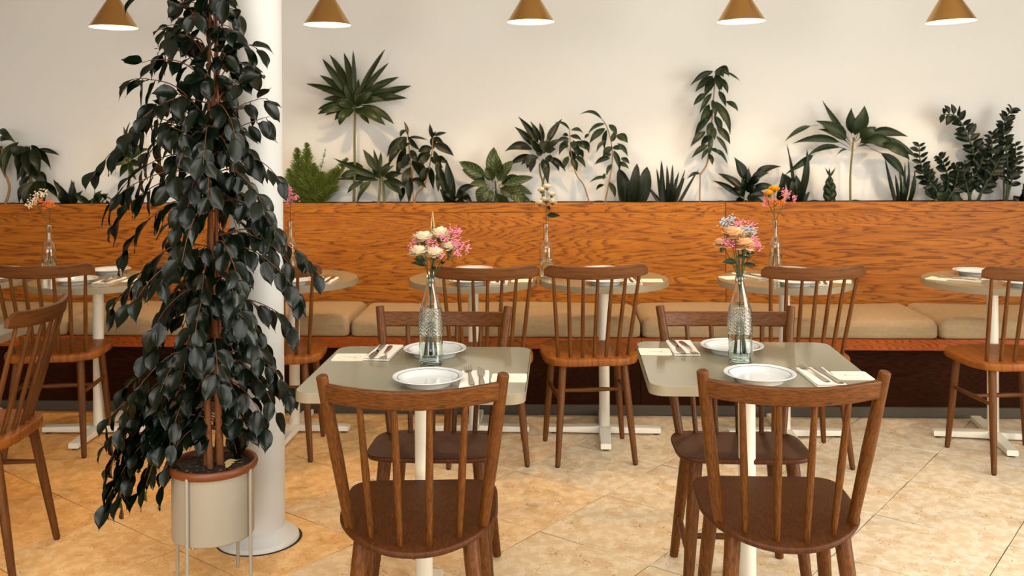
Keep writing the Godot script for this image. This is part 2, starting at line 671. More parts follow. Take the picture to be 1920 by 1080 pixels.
func crest_mesh(half: float, y_mid: float, hgt: float, thick: float, z_end: float, bow: float, dip: float, round_end: float, lean: float) -> ArrayMesh:
	# a bent rail: rows along x, a rounded section in each
	var b := MB.new()
	var rows := []
	var n := 28
	for i in n + 1:
		var t := -1.0 + 2.0 * i / n
		var k := 1.0 - t * t
		var c := Vector3(half * t, y_mid - dip * k, z_end + bow * k)
		var tan := Vector3(half, 2.0 * dip * t, -2.0 * bow * t).normalized()
		var outw := Vector3(0, 0, 1)
		outw = (outw - tan * outw.dot(tan)).normalized()
		var upv := (Vector3(0, 1, lean)).normalized()
		var hh := hgt
		var off := 0.0
		var d := (1.0 - absf(t)) * half
		if round_end > 0.0 and d < round_end:
			var q := 1.0 - d / round_end
			hh = hgt * lerpf(1.0, 0.55, q * q)
			off = -(hgt - hh) * 0.35
		var ring := PackedVector3Array()
		var sec := MB.rrect(-hh / 2, -thick / 2, hh / 2, thick / 2, minf(0.006, thick * 0.45), 2)
		for p in sec:
			ring.append(c + upv * (p.x + off) + outw * p.y)
		ring.append(ring[0])
		rows.append(ring)
	b.grid(rows, true, false)
	for s in [[rows[0], Vector3(-1, 0, 0)], [rows[n], Vector3(1, 0, 0)]]:
		var r: PackedVector3Array = s[0].duplicate()
		r.resize(r.size() - 1)
		b.fan(r, s[1])
	# grain runs along the rail
	for i in b.U.size():
		b.U[i] = Vector2(b.U[i].x * 0.8, b.P[i].x + 0.3)
	return b.mesh()


func stick(a: Vector3, b: Vector3, r0: float, r1: float, r2: float, sides := 12, n := 6, seed_uv := 0.0) -> ArrayMesh:
	# a turned stick: r0 at a, r1 in the middle, r2 at b, with softened ends
	var pts := PackedVector3Array()
	var rad := PackedFloat32Array()
	var d := (b - a).normalized()
	pts.append(a)
	rad.append(r0 * 0.8)
	for i in n + 1:
		var t := float(i) / n
		pts.append((a + d * 0.0025).lerp(b - d * 0.0025, t))
		rad.append(lerpf(r0, r1, t * 2.0) if t < 0.5 else lerpf(r1, r2, t * 2.0 - 1.0))
	pts.append(b)
	rad.append(r2 * 0.8)
	var m := MB.new()
	m.uo = Vector2(seed_uv, seed_uv * 2.7)
	return m.tube(pts, rad, sides).mesh()


func make_post_chair(label: String, at: Vector3, turn: float, group: String) -> Node3D:
	# bent top rail let into two stout posts, four spindles between them, thin curved plywood seat
	var t := thing("dining_chair", label, "chair", at, turn, group)
	var top := func(x: float, z: float) -> float:
		var k := clampf((z + 0.2) / 0.4, 0.0, 1.0)
		return 0.462 - 0.012 * k - 0.026 * k * k * (1.0 - pow(absf(x) / 0.207, 2.0)) + 0.003 * (x / 0.2) * (x / 0.2)
	part("seat", seat_mesh(0.206, -0.2, 0.2, 0.016, top, 0.33, 0.92), M.oak_seat, t)
	for s in [-1.0, 1.0]:
		part("post", stick(Vector3(0.167 * s, 0.44, 0.094), Vector3(0.221 * s, 0.855, 0.19), 0.0135, 0.0165, 0.0145, 16, 8, 0.3 * s), M.oak, t)
	part("crest_rail", crest_mesh(0.212, 0.812, 0.05, 0.019, 0.182, 0.052, 0.009, 0.0, 0.22), M.oak, t)
	for k in 4:
		var q := (k - 1.5) / 1.5
		var xb := 0.108 * q
		var xt := 0.128 * q
		var zb := 0.168 - 0.032 * q * q
		var kt := 1.0 - pow(xt / 0.212, 2.0)
		var zt := 0.182 + 0.052 * kt - 0.004
		part("spindle", stick(Vector3(xb, 0.425, zb), Vector3(xt, 0.80 - 0.009 * kt, zt), 0.0078, 0.0098, 0.0075, 12, 6, 0.17 * k), M.oak, t)
	for s in [-1.0, 1.0]:
		part("leg", stick(Vector3(0.135 * s, 0.432, 0.115), Vector3(0.178 * s, 0.0, 0.195), 0.021, 0.0195, 0.0145, 16, 5, 0.6 + s * 0.2), M.oak, t)
		part("leg", stick(Vector3(0.145 * s, 0.448, -0.13), Vector3(0.185 * s, 0.0, -0.185), 0.021, 0.0195, 0.0145, 16, 5, 0.9 + s * 0.3), M.oak, t)
		part("stretcher", stick(Vector3(0.164 * s, 0.15, 0.165), Vector3(0.172 * s, 0.15, -0.167), 0.0085, 0.011, 0.0085, 10, 4, 0.2), M.oak, t)
	part("stretcher", stick(Vector3(-0.17, 0.15, 0.0), Vector3(0.17, 0.15, 0.0), 0.0085, 0.011, 0.0085, 10, 4, 0.4), M.oak, t)
	return t


func make_spindle_chair(label: String, at: Vector3, turn: float, group: String) -> Node3D:
	# curved comb rail on seven spindles, thick saddle seat, splayed legs with an H stretcher
	var t := thing("spindle_chair", label, "chair", at, turn, group)
	var top := func(x: float, z: float) -> float:
		var r := Vector2(x / 0.2, (z + 0.03) / 0.19).length()
		return 0.466 - 0.012 * (1.0 - smoothstep(0.2, 0.95, r)) - 0.006 * clampf(r - 0.85, 0.0, 0.3) * 4.0
	part("seat", seat_mesh(0.216, -0.235, 0.168, 0.034, top, 0.5, 0.62), M.beech_seat, t)
	part("comb_rail", crest_mesh(0.224, 0.857, 0.056, 0.02, 0.193, 0.052, 0.011, 0.03, 0.16), M.beech, t)
	for k in 7:
		var q := (k - 3) / 3.0
		var xb := 0.155 * q
		var xt := 0.188 * q
		var kt := 1.0 - pow(xt / 0.224, 2.0)
		part("spindle", stick(Vector3(xb, 0.45, 0.135 - 0.035 * q * q), Vector3(xt, 0.838 - 0.011 * kt, 0.193 + 0.052 * kt - 0.003), 0.0082, 0.0092, 0.0068, 10, 5, 0.13 * k), M.beech, t)
	for s in [-1.0, 1.0]:
		for e in [[0.135, 0.11, 0.171, 0.183], [0.15, -0.15, 0.184, -0.183]]:
			var leg := part("leg", stick(Vector3(e[0] * s, 0.445, e[1]), Vector3(e[2] * s, 0.004, e[3]), 0.0165, 0.016, 0.0115, 14, 5, 0.5 + e[0] * s), M.beech, t)
			part("glide", MB.new().tube(v3([e[2] * s, 0.0, e[3], e[2] * s, 0.006, e[3]]), PackedFloat32Array([0.0095]), 10).mesh(), M.black, leg)
		part("stretcher", stick(Vector3(0.158 * s, 0.285, 0.138), Vector3(0.166 * s, 0.285, -0.162), 0.007, 0.0105, 0.007, 10, 4, 0.1), M.beech, t)
	part("stretcher", stick(Vector3(-0.162, 0.285, 0.0), Vector3(0.162, 0.285, 0.0), 0.007, 0.0105, 0.007, 10, 4, 0.3), M.beech, t)
	return t


func make_table(called: String, label: String, at: Vector3, turn: float, group: String, outline: PackedVector2Array) -> Node3D:
	var t := thing(called, label, "table", at, turn, group)
	var top := part("tabletop", MB.new().slab(outline, 0.722, 0.75, 0.0015).mesh(), M.laminate, t)
	var rim := PackedVector2Array()
	for p in outline:
		rim.append(p * (1.0 + 0.0012 / p.length()))
	var e := MB.new()
	var ra := PackedVector3Array()
	var rb := PackedVector3Array()
	for j in rim.size() + 1:
		var p := rim[j % rim.size()]
		ra.append(Vector3(p.x, 0.7222, p.y))
		rb.append(Vector3(p.x, 0.7488, p.y))
	part("edge_band", e.grid([ra, rb], true).mesh(), M.laminate_edge, top)
	part("pole", MB.new().tube(v3([0, 0.02, 0, 0, 0.37, 0, 0, 0.722, 0]), PackedFloat32Array([0.0255]), 28).mesh(), M.white_metal, t)
	part("top_plate", boxes([[Vector3(-0.12, 0.714, -0.12), Vector3(0.12, 0.7215, 0.12)]]), M.white_metal, t)
	for k in 4:
		var foot := MB.new()
		var rows := []
		for i in 3:
			var f := i / 2.0
			var x := lerpf(0.0, 0.268, f)
			var hw := lerpf(0.029, 0.024, f)
			var y1 := lerpf(0.041, 0.033, f)
			var ring := PackedVector3Array()
			for p in MB.rrect(0.008, -hw, y1, hw, 0.003, 1):
				ring.append(Vector3(x, p.x, p.y))
			ring.append(ring[0])
			rows.append(ring)
		foot.grid(rows, true, true)
		var cap: PackedVector3Array = rows[2].duplicate()
		cap.resize(cap.size() - 1)
		foot.fan(cap, Vector3.RIGHT)
		var fo := part("foot", foot.mesh(), M.white_metal, t, Transform3D(Basis(Vector3.UP, PI / 2 * k), Vector3.ZERO))
		part("glide", MB.new().tube(v3([0.245, 0, 0, 0.245, 0.009, 0]), PackedFloat32Array([0.016]), 12).mesh(), M.black, fo)
	return t


func plate_at(label: String, at: Vector3, group: String) -> void:
	if not names.has("plate"):
		var t := thing("plate", label, "plate", at, 0.0, group)
		part("dish", MB.new().lathe(PackedVector2Array([Vector2(0, 0.0065), Vector2(0.03, 0.0065), Vector2(0.058, 0.0068), Vector2(0.066, 0.009), Vector2(0.073, 0.0145), Vector2(0.079, 0.0195), Vector2(0.088, 0.0222),
			Vector2(0.0965, 0.0245), Vector2(0.0985, 0.0238), Vector2(0.0985, 0.0225), Vector2(0.097, 0.0212), Vector2(0.086, 0.0185), Vector2(0.077, 0.0150), Vector2(0.070, 0.0095), Vector2(0.066, 0.0035),
			Vector2(0.0655, 0.0006), Vector2(0.064, 0.0), Vector2(0.060, 0.0), Vector2(0.058, 0.003), Vector2(0.0, 0.0035)]), 64, Vector3.ZERO, true).mesh(), M.china, t)
		part("rim_line", MB.new().lathe(PackedVector2Array([Vector2(0.0835, 0.02135), Vector2(0.0844, 0.02165), Vector2(0.0853, 0.0218)]), 64, Vector3.ZERO, true).mesh(), M.china_line, t)
		t.set_meta("label", label)
		return
	copy(get_node("plate"), "plate", label, at, 0.0, group)


func napkin_at(label: String, at: Vector3, turn: float, group: String) -> void:
	var b := MB.new()
	for k in 3:
		var w := 0.0405 - 0.0006 * k
		var rows := []
		for i in 9:
			var z := -0.1 + 0.2 * i / 8.0
			var lift := 0.0009 * sin(i * 1.3 + k) + (0.0035 * pow(i / 8.0, 3.0) if k == 2 else 0.0)
			var y := 0.0012 + 0.0022 * k + absf(lift)
			rows.append(PackedVector3Array([Vector3(-w, y - 0.0008, z), Vector3(-w - 0.0005, y, z), Vector3(-w + 0.0015, y + 0.0008, z), Vector3(0, y + 0.001, z), Vector3(w - 0.0015, y + 0.0008, z), Vector3(w, y, z), Vector3(w - 0.001, y - 0.0008, z), Vector3(-w, y - 0.0008, z)]))
		b.grid(rows, true, true)
		for s in [[rows[0], Vector3(0, 0, -1)], [rows[8], Vector3(0, 0, 1)]]:
			var r: PackedVector3Array = s[0].duplicate()
			r.resize(7)
			b.fan(r, s[1])
	solo("napkin", b.mesh(), M.paper, label, "napkin", at, turn, group)


func sheet_bar(path: PackedVector3Array, halfw: PackedFloat32Array, th: float) -> MB:
	# a flat forged bar along a path in the yz plane
	var b := MB.new()
	var rows := []
	for i in path.size():
		var ring := PackedVector3Array()
		for p in MB.rrect(-halfw[i], -th / 2, halfw[i], th / 2, minf(th * 0.4, halfw[i] * 0.6), 1):
			ring.append(path[i] + Vector3(p.x, p.y, 0))
		ring.append(ring[0])
		rows.append(ring)
	b.grid(rows, true, false)
	return b


func fork_at(label: String, at: Vector3, turn: float, group: String) -> void:
	# lies along z, tines towards -z
	if names.has("fork"):
		copy(get_node("fork"), "fork", label, at, turn, group)
		return
	var t := thing("fork", label, "fork", at, turn, group)
	part("handle", sheet_bar(v3([0, 0.003, 0.105, 0, 0.0035, 0.09, 0, 0.006, 0.04, 0, 0.010, -0.01, 0, 0.008, -0.035, 0, 0.0042, -0.05, 0, 0.003, -0.06]), PackedFloat32Array([0.006, 0.0085, 0.006, 0.0035, 0.004, 0.010, 0.0115]), 0.0026).mesh(), M.steel, t)
	for k in 4:
		var x := (k - 1.5) * 0.0064
		part("tine", MB.new().tube(v3([x, 0.003, -0.058, x, 0.0036, -0.078, x, 0.0075, -0.105]), PackedFloat32Array([0.0021, 0.0017, 0.0008]), 6).mesh(), M.steel, t)


func knife_at(label: String, at: Vector3, turn: float, group: String) -> void:
	if names.has("knife"):
		copy(get_node("knife"), "knife", label, at, turn, group)
		return
	var t := thing("knife", label, "knife", at, turn, group)
	part("handle", sheet_bar(v3([0, 0.004, 0.11, 0, 0.0045, 0.105, 0, 0.005, 0.06, 0, 0.005, 0.01, 0, 0.005, 0.0]), PackedFloat32Array([0.006, 0.0088, 0.0078, 0.0055, 0.005]), 0.0062).mesh(), M.steel, t)
	part("blade", sheet_bar(v3([0, 0.005, 0.004, 0.001, 0.005, -0.015, 0.003, 0.005, -0.04, 0.003, 0.005, -0.075, 0.0, 0.005, -0.098, -0.004, 0.005, -0.108]), PackedFloat32Array([0.0045, 0.0085, 0.0105, 0.0105, 0.0065, 0.001]), 0.0014).mesh(), M.steel, t)


func card_at(label: String, at: Vector3, turn: float, group: String) -> void:
	if names.has("card"):
		copy(get_node("card"), "card", label, at, turn, group)
		return
	var t := thing("card", label, "card", at, turn, group)
	var o := MB.rrect(-0.05, -0.0475, 0.05, 0.0475, 0.008, 4)
	part("board", MB.new().slab(o, 0.0, 0.0016, 0.0003).mesh(), M.card_edge, t)
	var b := MB.new()
	var ring := PackedVector3Array()
	for p in o:
		ring.append(Vector3(p.x * 0.995, 0.0018, p.y * 0.995))
	b.fan(ring, Vector3.UP)
	for i in b.U.size():
		b.U[i] = Vector2(b.P[i].x / 0.1 + 0.5, b.P[i].z / 0.095 + 0.5)
	part("print", b.mesh(), M.card, t)


func bottle_at(called: String, label: String, at: Vector3, turn: float, tall: float, level: float, embossed: bool, group: String) -> void:
	if embossed and names.has(called):
		copy(get_node(called), called, label, at, turn, group)
		return
	var t := thing(called, label, "vase", at, turn, group)
	var k := tall / 0.262
	var prof := []
	if embossed:
		prof = [[0.0, 0.004], [0.024, 0.0035], [0.031, 0.001], [0.0345, 0.004], [0.0352, 0.012], [0.0355, 0.06], [0.0355, 0.088], [0.0362, 0.092], [0.036, 0.12], [0.0352, 0.14], [0.0325, 0.165], [0.0265, 0.19], [0.0195, 0.215], [0.0145, 0.235], [0.0125, 0.245], [0.0138, 0.249], [0.0138, 0.255], [0.0122, 0.257], [0.0126, 0.262]]
	else:
		prof = [[0.0, 0.004], [0.024, 0.0035], [0.030, 0.001], [0.0325, 0.004], [0.033, 0.012], [0.033, 0.10], [0.0325, 0.13], [0.030, 0.148], [0.024, 0.163], [0.0165, 0.176], [0.0135, 0.19], [0.0122, 0.22], [0.0122, 0.24], [0.0142, 0.243], [0.0142, 0.26], [0.013, 0.262]]
	var outer := PackedVector2Array()
	var c := PackedVector2Array()
	for i in prof.size():
		c.append(Vector2(prof[i][0], prof[i][1] * k))
	# finer steps along the belly so that the moulded net can stand proud
	for i in c.size() - 1:
		var n := 16 if embossed and c[i].y > 0.085 and c[i].y < 0.17 else 2
		for j in n:
			outer.append(c[i].lerp(c[i + 1], float(j) / n))
	outer.append(c[c.size() - 1])
	var inner := PackedVector2Array()
	for p in outer:
		inner.append(Vector2(maxf(p.x - 0.0026, 0.0), maxf(p.y, 0.0075) if p.x > 0.03 and p.y < 0.02 else p.y + (0.0035 if p.y < 0.01 else 0.0)))
	var segs := 96
	var rows := []
	for i in outer.size():
		var ring := PackedVector3Array()
		for j in segs + 1:
			var a := TAU * j / segs
			var r := outer[i].x
			if embossed and outer[i].y > 0.093 and outer[i].y < 0.172:
				var net := absf(sin(a * 10.0 + outer[i].y * 300.0)) * absf(sin(a * 10.0 - outer[i].y * 300.0))
				r += 0.0022 * smoothstep(0.0, 0.3, net) - 0.0011
			ring.append(Vector3(r * cos(a), outer[i].y, r * sin(a)))
		rows.append(ring)
	for i in inner.size():
		var p := inner[inner.size() - 1 - i]
		var ring := PackedVector3Array()
		for j in segs + 1:
			var a := TAU * j / segs
			ring.append(Vector3(p.x * cos(a), p.y, p.x * sin(a)))
		rows.append(ring)
	part("glass", MB.new().grid(rows, true).mesh(), M.glass, t)
	var w := PackedVector2Array()
	for p in inner:
		if p.y < level:
			w.append(Vector2(maxf(p.x - 0.0003, 0.0), p.y + 0.0004))
	w.append(Vector2(w[w.size() - 1].x, level))
	w.append(Vector2(0, level))
	part("water", MB.new().lathe(w, 48).mesh(), M.water, t)


func lamp_at(label: String, at: Vector3, tilt: float, ceiling: float) -> void:
	# at is the middle of the shade's open rim
	var t := thing("pendant_lamp", label, "lamp", at, 0.0, "brass cone pendant lamps")
	t.rotation.z = tilt
	part("shade", MB.new().lathe(PackedVector2Array([Vector2(0.117, 0.0), Vector2(0.118, 0.0015), Vector2(0.0705, 0.08), Vector2(0.019, 0.165), Vector2(0.017, 0.168)]), 64).mesh(), M.brass, t)
	part("shade_lining", MB.new().lathe(PackedVector2Array([Vector2(0.117, 0.0), Vector2(0.1155, 0.001), Vector2(0.0685, 0.079), Vector2(0.018, 0.162), Vector2(0.0, 0.163)]), 64, Vector3.ZERO, true).mesh(), M.enamel, t)
	part("cap", MB.new().lathe(PackedVector2Array([Vector2(0.019, 0.164), Vector2(0.0195, 0.17), Vector2(0.0195, 0.205), Vector2(0.017, 0.211), Vector2(0.006, 0.214), Vector2(0.0, 0.214)]), 28).mesh(), M.brass, t)
	part("cord", MB.new().tube(v3([0, 0.212, 0, 0, 0.6, 0, 0, ceiling - at.y - 0.03, 0]), PackedFloat32Array([0.003]), 8).mesh(), M.black, t)
	part("ceiling_rose", MB.new().lathe(PackedVector2Array([Vector2(0.0, -0.04), Vector2(0.045, -0.038), Vector2(0.05, -0.03), Vector2(0.05, 0.0)]), 28, Vector3(0, ceiling - at.y, 0)).mesh(), M.brass, t)
	part("bulb", MB.new().ball(Vector3(0, 0.082, 0), Vector3(0.026, 0.03, 0.026), 16, 10).mesh(), M.bulb, t)
	var l := OmniLight3D.new()
	l.name = "lamp_light"
	l.position = Vector3(0, 0.082, 0)
	l.light_color = Color(1.0, 0.84, 0.64)
	l.light_energy = LAMP
	l.light_size = 0.02
	l.omni_range = 12.0
	l.omni_attenuation = 2.0
	l.shadow_enabled = true
	t.add_child(l)


# ---------------------------------------------------------------- plants

func blade(b: Vector3, t: Vector3, w: float, sag: float, mb: MB, pet := 0.0, tipz := 0.0, fold := 0.18, roll := 0.0, pa := 0.72, pb := 1.05, n := 9, drip := 0.0) -> void:
	# one leaf from b to t: a stalk for the share pet of its length, then a folded blade w wide that bends by sag
	var d := t - b
	var up := Vector3(-d.y, d.x, 0).normalized()
	if up.y < 0.0:
		up = -up
	var rows := []
	var side0 := d.cross(Vector3(0, 0, 1)).normalized()
	side0 = side0.rotated(d.normalized(), roll)
	var nrm := side0.cross(d).normalized()
	if nrm.z < 0.0:
		nrm = -nrm
	var lo := 0.0
	for i in n + 1:
		var v := float(i) / n
		if pet > 0.0:
			v = lerpf(0.0, pet, float(i) / 2.0) if i < 2 else lerpf(pet, 1.0, float(i - 2) / (n - 2))
		var c := b + d * v + up * sag * 4.0 * v * (1.0 - v) + Vector3(0, 0, tipz * sin(v * 2.2))
		var q := clampf((v - pet) / (1.0 - pet), 0.0, 1.0)
		var hw := 0.5 * w * pow(maxf(sin(PI * pow(q, pa)), 0.0), pb)
		hw *= 1.0 - drip * smoothstep(0.74, 0.88, q)
		hw = maxf(hw, minf(0.0016, w * 0.035) if q < 0.5 else 0.0003)
		var wave := 0.05 * w * sin(v * 9.0 + w * 900.0)
		var ring := PackedVector3Array()
		for u in [-1.0, -0.5, 0.0, 0.5, 1.0]:
			ring.append(c + side0 * hw * u + nrm * (fold * hw * absf(u) * 2.0 + (wave * u if absf(u) > 0.6 else 0.0)))
		rows.append(ring)
	mb.grid(rows, false, side0.cross(d).z < 0.0, true)


func planter_plant(called: String, label: String, category: String, foot: Vector3, mats: Array, stems: Array, leaves: Array, o := {}) -> Node3D:
	# mats: leaf, stem. stems: [radius, x, y, x, y ...] in cm from the foot. leaves: base x, y, tip x, y, width, sag in cm.
	var t := thing(called, label, category, foot, 0.0, "planter plants")
	rng.seed = hash(label)
	for s in stems:
		var pts := PackedVector3Array()
		for i in range(1, s.size(), 2):
			pts.append(Vector3(s[i] * 0.01, s[i + 1] * 0.01, 0.01 * sin(i * 1.7)))
		var c := curve(pts, 3 * (pts.size() - 1) + 2)
		part("stem", MB.new().tube(c, lerps(s[0] * 0.01, s[0] * 0.006, c.size() - 1), 8).mesh(), mats[1], t)
	for l in leaves:
		var m := MB.new()
		var depth: float = rng.randf_range(-0.05, 0.09) * o.get("deep", 1.0)
		blade(Vector3(l[0] * 0.01, l[1] * 0.01, 0.01 * rng.randf()), Vector3(l[2] * 0.01, l[3] * 0.01, 0.0), l[4] * 0.01, l[5] * 0.01, m, o.get("pet", 0.0), depth, o.get("fold", 0.2), rng.randf_range(-0.4, 0.4) * o.get("roll", 1.0), o.get("pa", 0.72), o.get("pb", 1.05))
		part("leaf", m.mesh(), mats[0], t)
	return t


func zz_plant(label: String, foot: Vector3, stems: Array) -> void:
	# arching stems with paired glossy leaflets
	var t := thing("zz_plant", label, "plant", foot, 0.0, "planter plants")
	rng.seed = hash(label)
	for s in stems:
		var pts := PackedVector3Array()
		for i in range(3, s.size(), 2):
			pts.append(Vector3(s[i] * 0.01, s[i + 1] * 0.01, s[2] * 0.01 * (i - 3) / float(s.size())))
		var c := curve(pts, 16)
		var st := part("stem", MB.new().tube(c, lerps(0.007, 0.0025, 16), 7).mesh(), M.green_stem, t)
		var n: int = s[0]
		for k in n:
			var f := lerpf(0.28, 1.0, k / float(n - 1))
			var i := int(f * 15.0)
			var p := c[i].lerp(c[i + 1], f * 15.0 - i)
			var d := (c[i + 1] - c[i]).normalized()
			for sd: float in [-1.0, 1.0]:
				var side: Vector3 = Vector3(-d.y, d.x, 0) * float(sd)
				var dir: Vector3 = (side * 0.9 + d * rng.randf_range(0.35, 0.75) + Vector3(0, 0, rng.randf_range(-0.15, 0.6))).normalized()
				var ln: float = s[1] * 0.0118 * (1.0 - 0.35 * f * f) * rng.randf_range(0.85, 1.15)
				var m := MB.new()
				blade(p, p + dir * ln, ln * 0.5, 0.004, m, 0.04, 0.0, 0.22, rng.randf_range(-0.7, 0.7), 0.85, 0.75, 7)
				part("leaflet", m.mesh(), M.leaf_dark, st)


func feathery_plant(label: String, foot: Vector3, plumes: Array) -> void:
	# soft upright plumes of fine needles
	var t := thing("foxtail_fern", label, "plant", foot, 0.0, "planter plants")
	rng.seed = 77
	for p in plumes:
		var a := Vector3(p[0] * 0.01, 0.0, 0.0)
		var e := Vector3(p[1] * 0.01, p[2] * 0.01, rng.randf_range(-0.02, 0.05))
		var m := MB.new()
		var n: int = p[4]
		for k in n:
			var f := pow(rng.randf(), 0.8)
			var q := a.lerp(e, f)
			var reach: float = p[3] * 0.01 * pow(sin(PI * pow(lerpf(0.12, 0.97, f), 0.8)), 0.7)
			var ang := rng.randf() * TAU
			var d := (Vector3(cos(ang), rng.randf_range(0.3, 1.3), sin(ang) * 0.8)).normalized()
			var s := q + Vector3(cos(ang), 0, sin(ang)) * reach * 0.25 * rng.randf()
			var tip := s + d * reach * rng.randf_range(0.6, 1.0)
			var sd := d.cross(Vector3(0.3, 0.2, 1)).normalized() * 0.0014
			m.grid([PackedVector3Array([s - sd, s + sd]), PackedVector3Array([s.lerp(tip, 0.6) - sd * 1.2, s.lerp(tip, 0.6) + sd * 1.2]), PackedVector3Array([tip - sd * 0.2, tip + sd * 0.2])], false, false, true)
		var o := part("plume", m.mesh(), M.fern, t)
		o.set_meta("kind", "stuff")
		part("stalk", MB.new().tube(PackedVector3Array([a, a.lerp(e, 0.5), e]), PackedFloat32Array([0.003, 0.0025, 0.001]), 5).mesh(), M.green_stem, t)


func braided_plant(label: String, foot: Vector3, h: float, r: float) -> void:
	var t := thing("braided_snake_plant", label, "plant", foot, 0.0, "planter plants")
	for k in 3:
		var pts := PackedVector3Array()
		for i in 22:
			var f := i / 21.0
			var a := TAU * (f * 1.35 + k / 3.0)
			var rr := r * sin(PI * lerpf(0.16, 0.93, f)) * 0.62
			pts.append(Vector3(rr * sin(a), h * f, rr * 0.6 * sin(2.0 * a)))
		var rad := PackedFloat32Array()
		for i in 22:
			rad.append(r * 0.55 * pow(sin(PI * lerpf(0.2, 0.97, i / 21.0)), 0.7))
		part("leaf", MB.new().tube(pts, rad, 9).mesh(), M.leaf_mid, t)
		var m := MB.new()
		blade(pts[20], pts[20] + Vector3((k - 1) * 0.035, 0.06, 0.01), 0.012, 0.0, m)
		part("leaf_tip", m.mesh(), M.leaf_mid, t)


# ---------------------------------------------------------------- flowers

func bloom(c: Vector3, r: float, rings: int, per: int, cup: float, wide: float, sd: int) -> ArrayMesh:
	# a many-petalled head
	var m := MB.new()
	rng.seed = sd
	for k in rings:
		var f := (k + 1.0) / rings
		for j in per:
			var a := TAU * (j + 0.5 * (k % 2)) / per + rng.randf_range(-0.15, 0.15)
			var el := lerpf(1.25, cup, f) + rng.randf_range(-0.15, 0.15)
			var d := Vector3(cos(a) * cos(el), sin(el), sin(a) * cos(el))
			var s := Vector3(-sin(a), 0, cos(a))
			var ln := r * lerpf(0.62, 1.0, sin(f * 2.2) / 0.95) * rng.randf_range(0.85, 1.05)
			var w := r * wide
			var up := d.cross(s)
			m.grid([PackedVector3Array([c - s * w * 0.5, c + s * w * 0.5]), PackedVector3Array([c + d * ln * 0.6 - s * w, c + d * ln * 0.6 + s * w]), PackedVector3Array([c + d * ln * 0.9 - s * w * 0.8 - up * r * 0.08, c + d * ln * 0.9 + s * w * 0.8 - up * r * 0.08]), PackedVector3Array([c + d * ln - s * w * (0.25 if wide < 0.3 else 0.8) - up * r * 0.10, c + d * ln + s * w * (0.25 if wide < 0.3 else 0.8) - up * r * 0.10])], false, false, true)
	return m.mesh()


func flower(called: String, label: String, category: String, kind: String, petal: Material, root: Vector3, neck: Vector3, heads: Array, r: float, leaves := []) -> void:
	# root is the cut end in the water, neck where the stem leaves the bottle, heads are offsets from the neck
	var t := thing(called, label, category, root, 0.0, "cut flowers in the bottle vases")
	var h0: Vector3 = heads[0]
	rng.seed = hash(label)
	var main := curve(PackedVector3Array([Vector3.ZERO, (neck - root) * 0.6, neck - root, (neck - root) + h0 * 0.5 + Vector3(0, 0.006, 0), (neck - root) + h0]), 14)
	part("stem", MB.new().tube(main, lerps(0.0019, 0.0014, 14), 6).mesh(), M.green_stem, t)
	for i in heads.size():
		var c: Vector3 = (neck - root) + heads[i]
		if i > 0:
			var fork: Vector3 = (neck - root) + h0 * 0.55
			part("side_stem", MB.new().tube(curve(PackedVector3Array([fork, fork.lerp(c, 0.5) + Vector3(0, -0.004, 0), c]), 6), lerps(0.0012, 0.0008, 6), 5).mesh(), M.green_stem, t)
		match kind:
			"daisy":
				part("petals", bloom(c, r, 7, 15, -0.1, 0.2,  100 + i + hash(label) % 50), petal, t)
				part("calyx", MB.new().ball(c - Vector3(0, r * 0.18, 0), Vector3(r * 0.3, r * 0.3, r * 0.3), 8, 5).mesh(), M.green_stem, t)
			"carnation":
				part("petals", bloom(c, r, 8, 12, -0.35, 0.36,  200 + i + hash(label) % 50), petal, t)
				part("calyx", MB.new().tube(PackedVector3Array([c - Vector3(0, r * 0.9, 0), c]), PackedFloat32Array([r * 0.18, r * 0.32]), 8).mesh(), M.green_stem, t)
			"sprig":
				var m := MB.new()
				for k in 30:
					var q := c + Vector3(rng.randfn(0, r * 0.5), rng.randfn(0, r * 0.6), rng.randfn(0, r * 0.5))
					var fr := r * rng.randf_range(0.13, 0.23)
					m.ball(q, Vector3(fr, fr * 0.8, fr), 6, 4)
					m.ball(q + Vector3(fr * 0.9, fr * 0.3, fr * 0.4), Vector3.ONE * fr * 0.6, 5, 3)
				var o := part("florets", m.mesh(), petal, t)
				o.set_meta("kind", "stuff")
			"ear":
				var m := MB.new()
				for k in 16:
					var f := k / 15.0
					m.ball(c + Vector3((0.0035 if k % 2 else -0.0035) * (1.2 - f), r * (f - 0.4) * 2.0, 0.001 * (k % 3)), Vector3(0.0022, 0.0065, 0.0022) * (1.2 - 0.6 * f), 6, 4)
				part("grain_head", m.mesh(), petal, t)
	for l in leaves:
		var m := MB.new()
		var b: Vector3 = (neck - root) + h0 * float(l[0])
		blade(b, (neck - root) + Vector3(l[1], l[2], l[3]), l[4], 0.004, m, 0.05, 0.0, 0.2, 0.3)
		part("leaf", m.mesh(), M.leaf_mid, t)


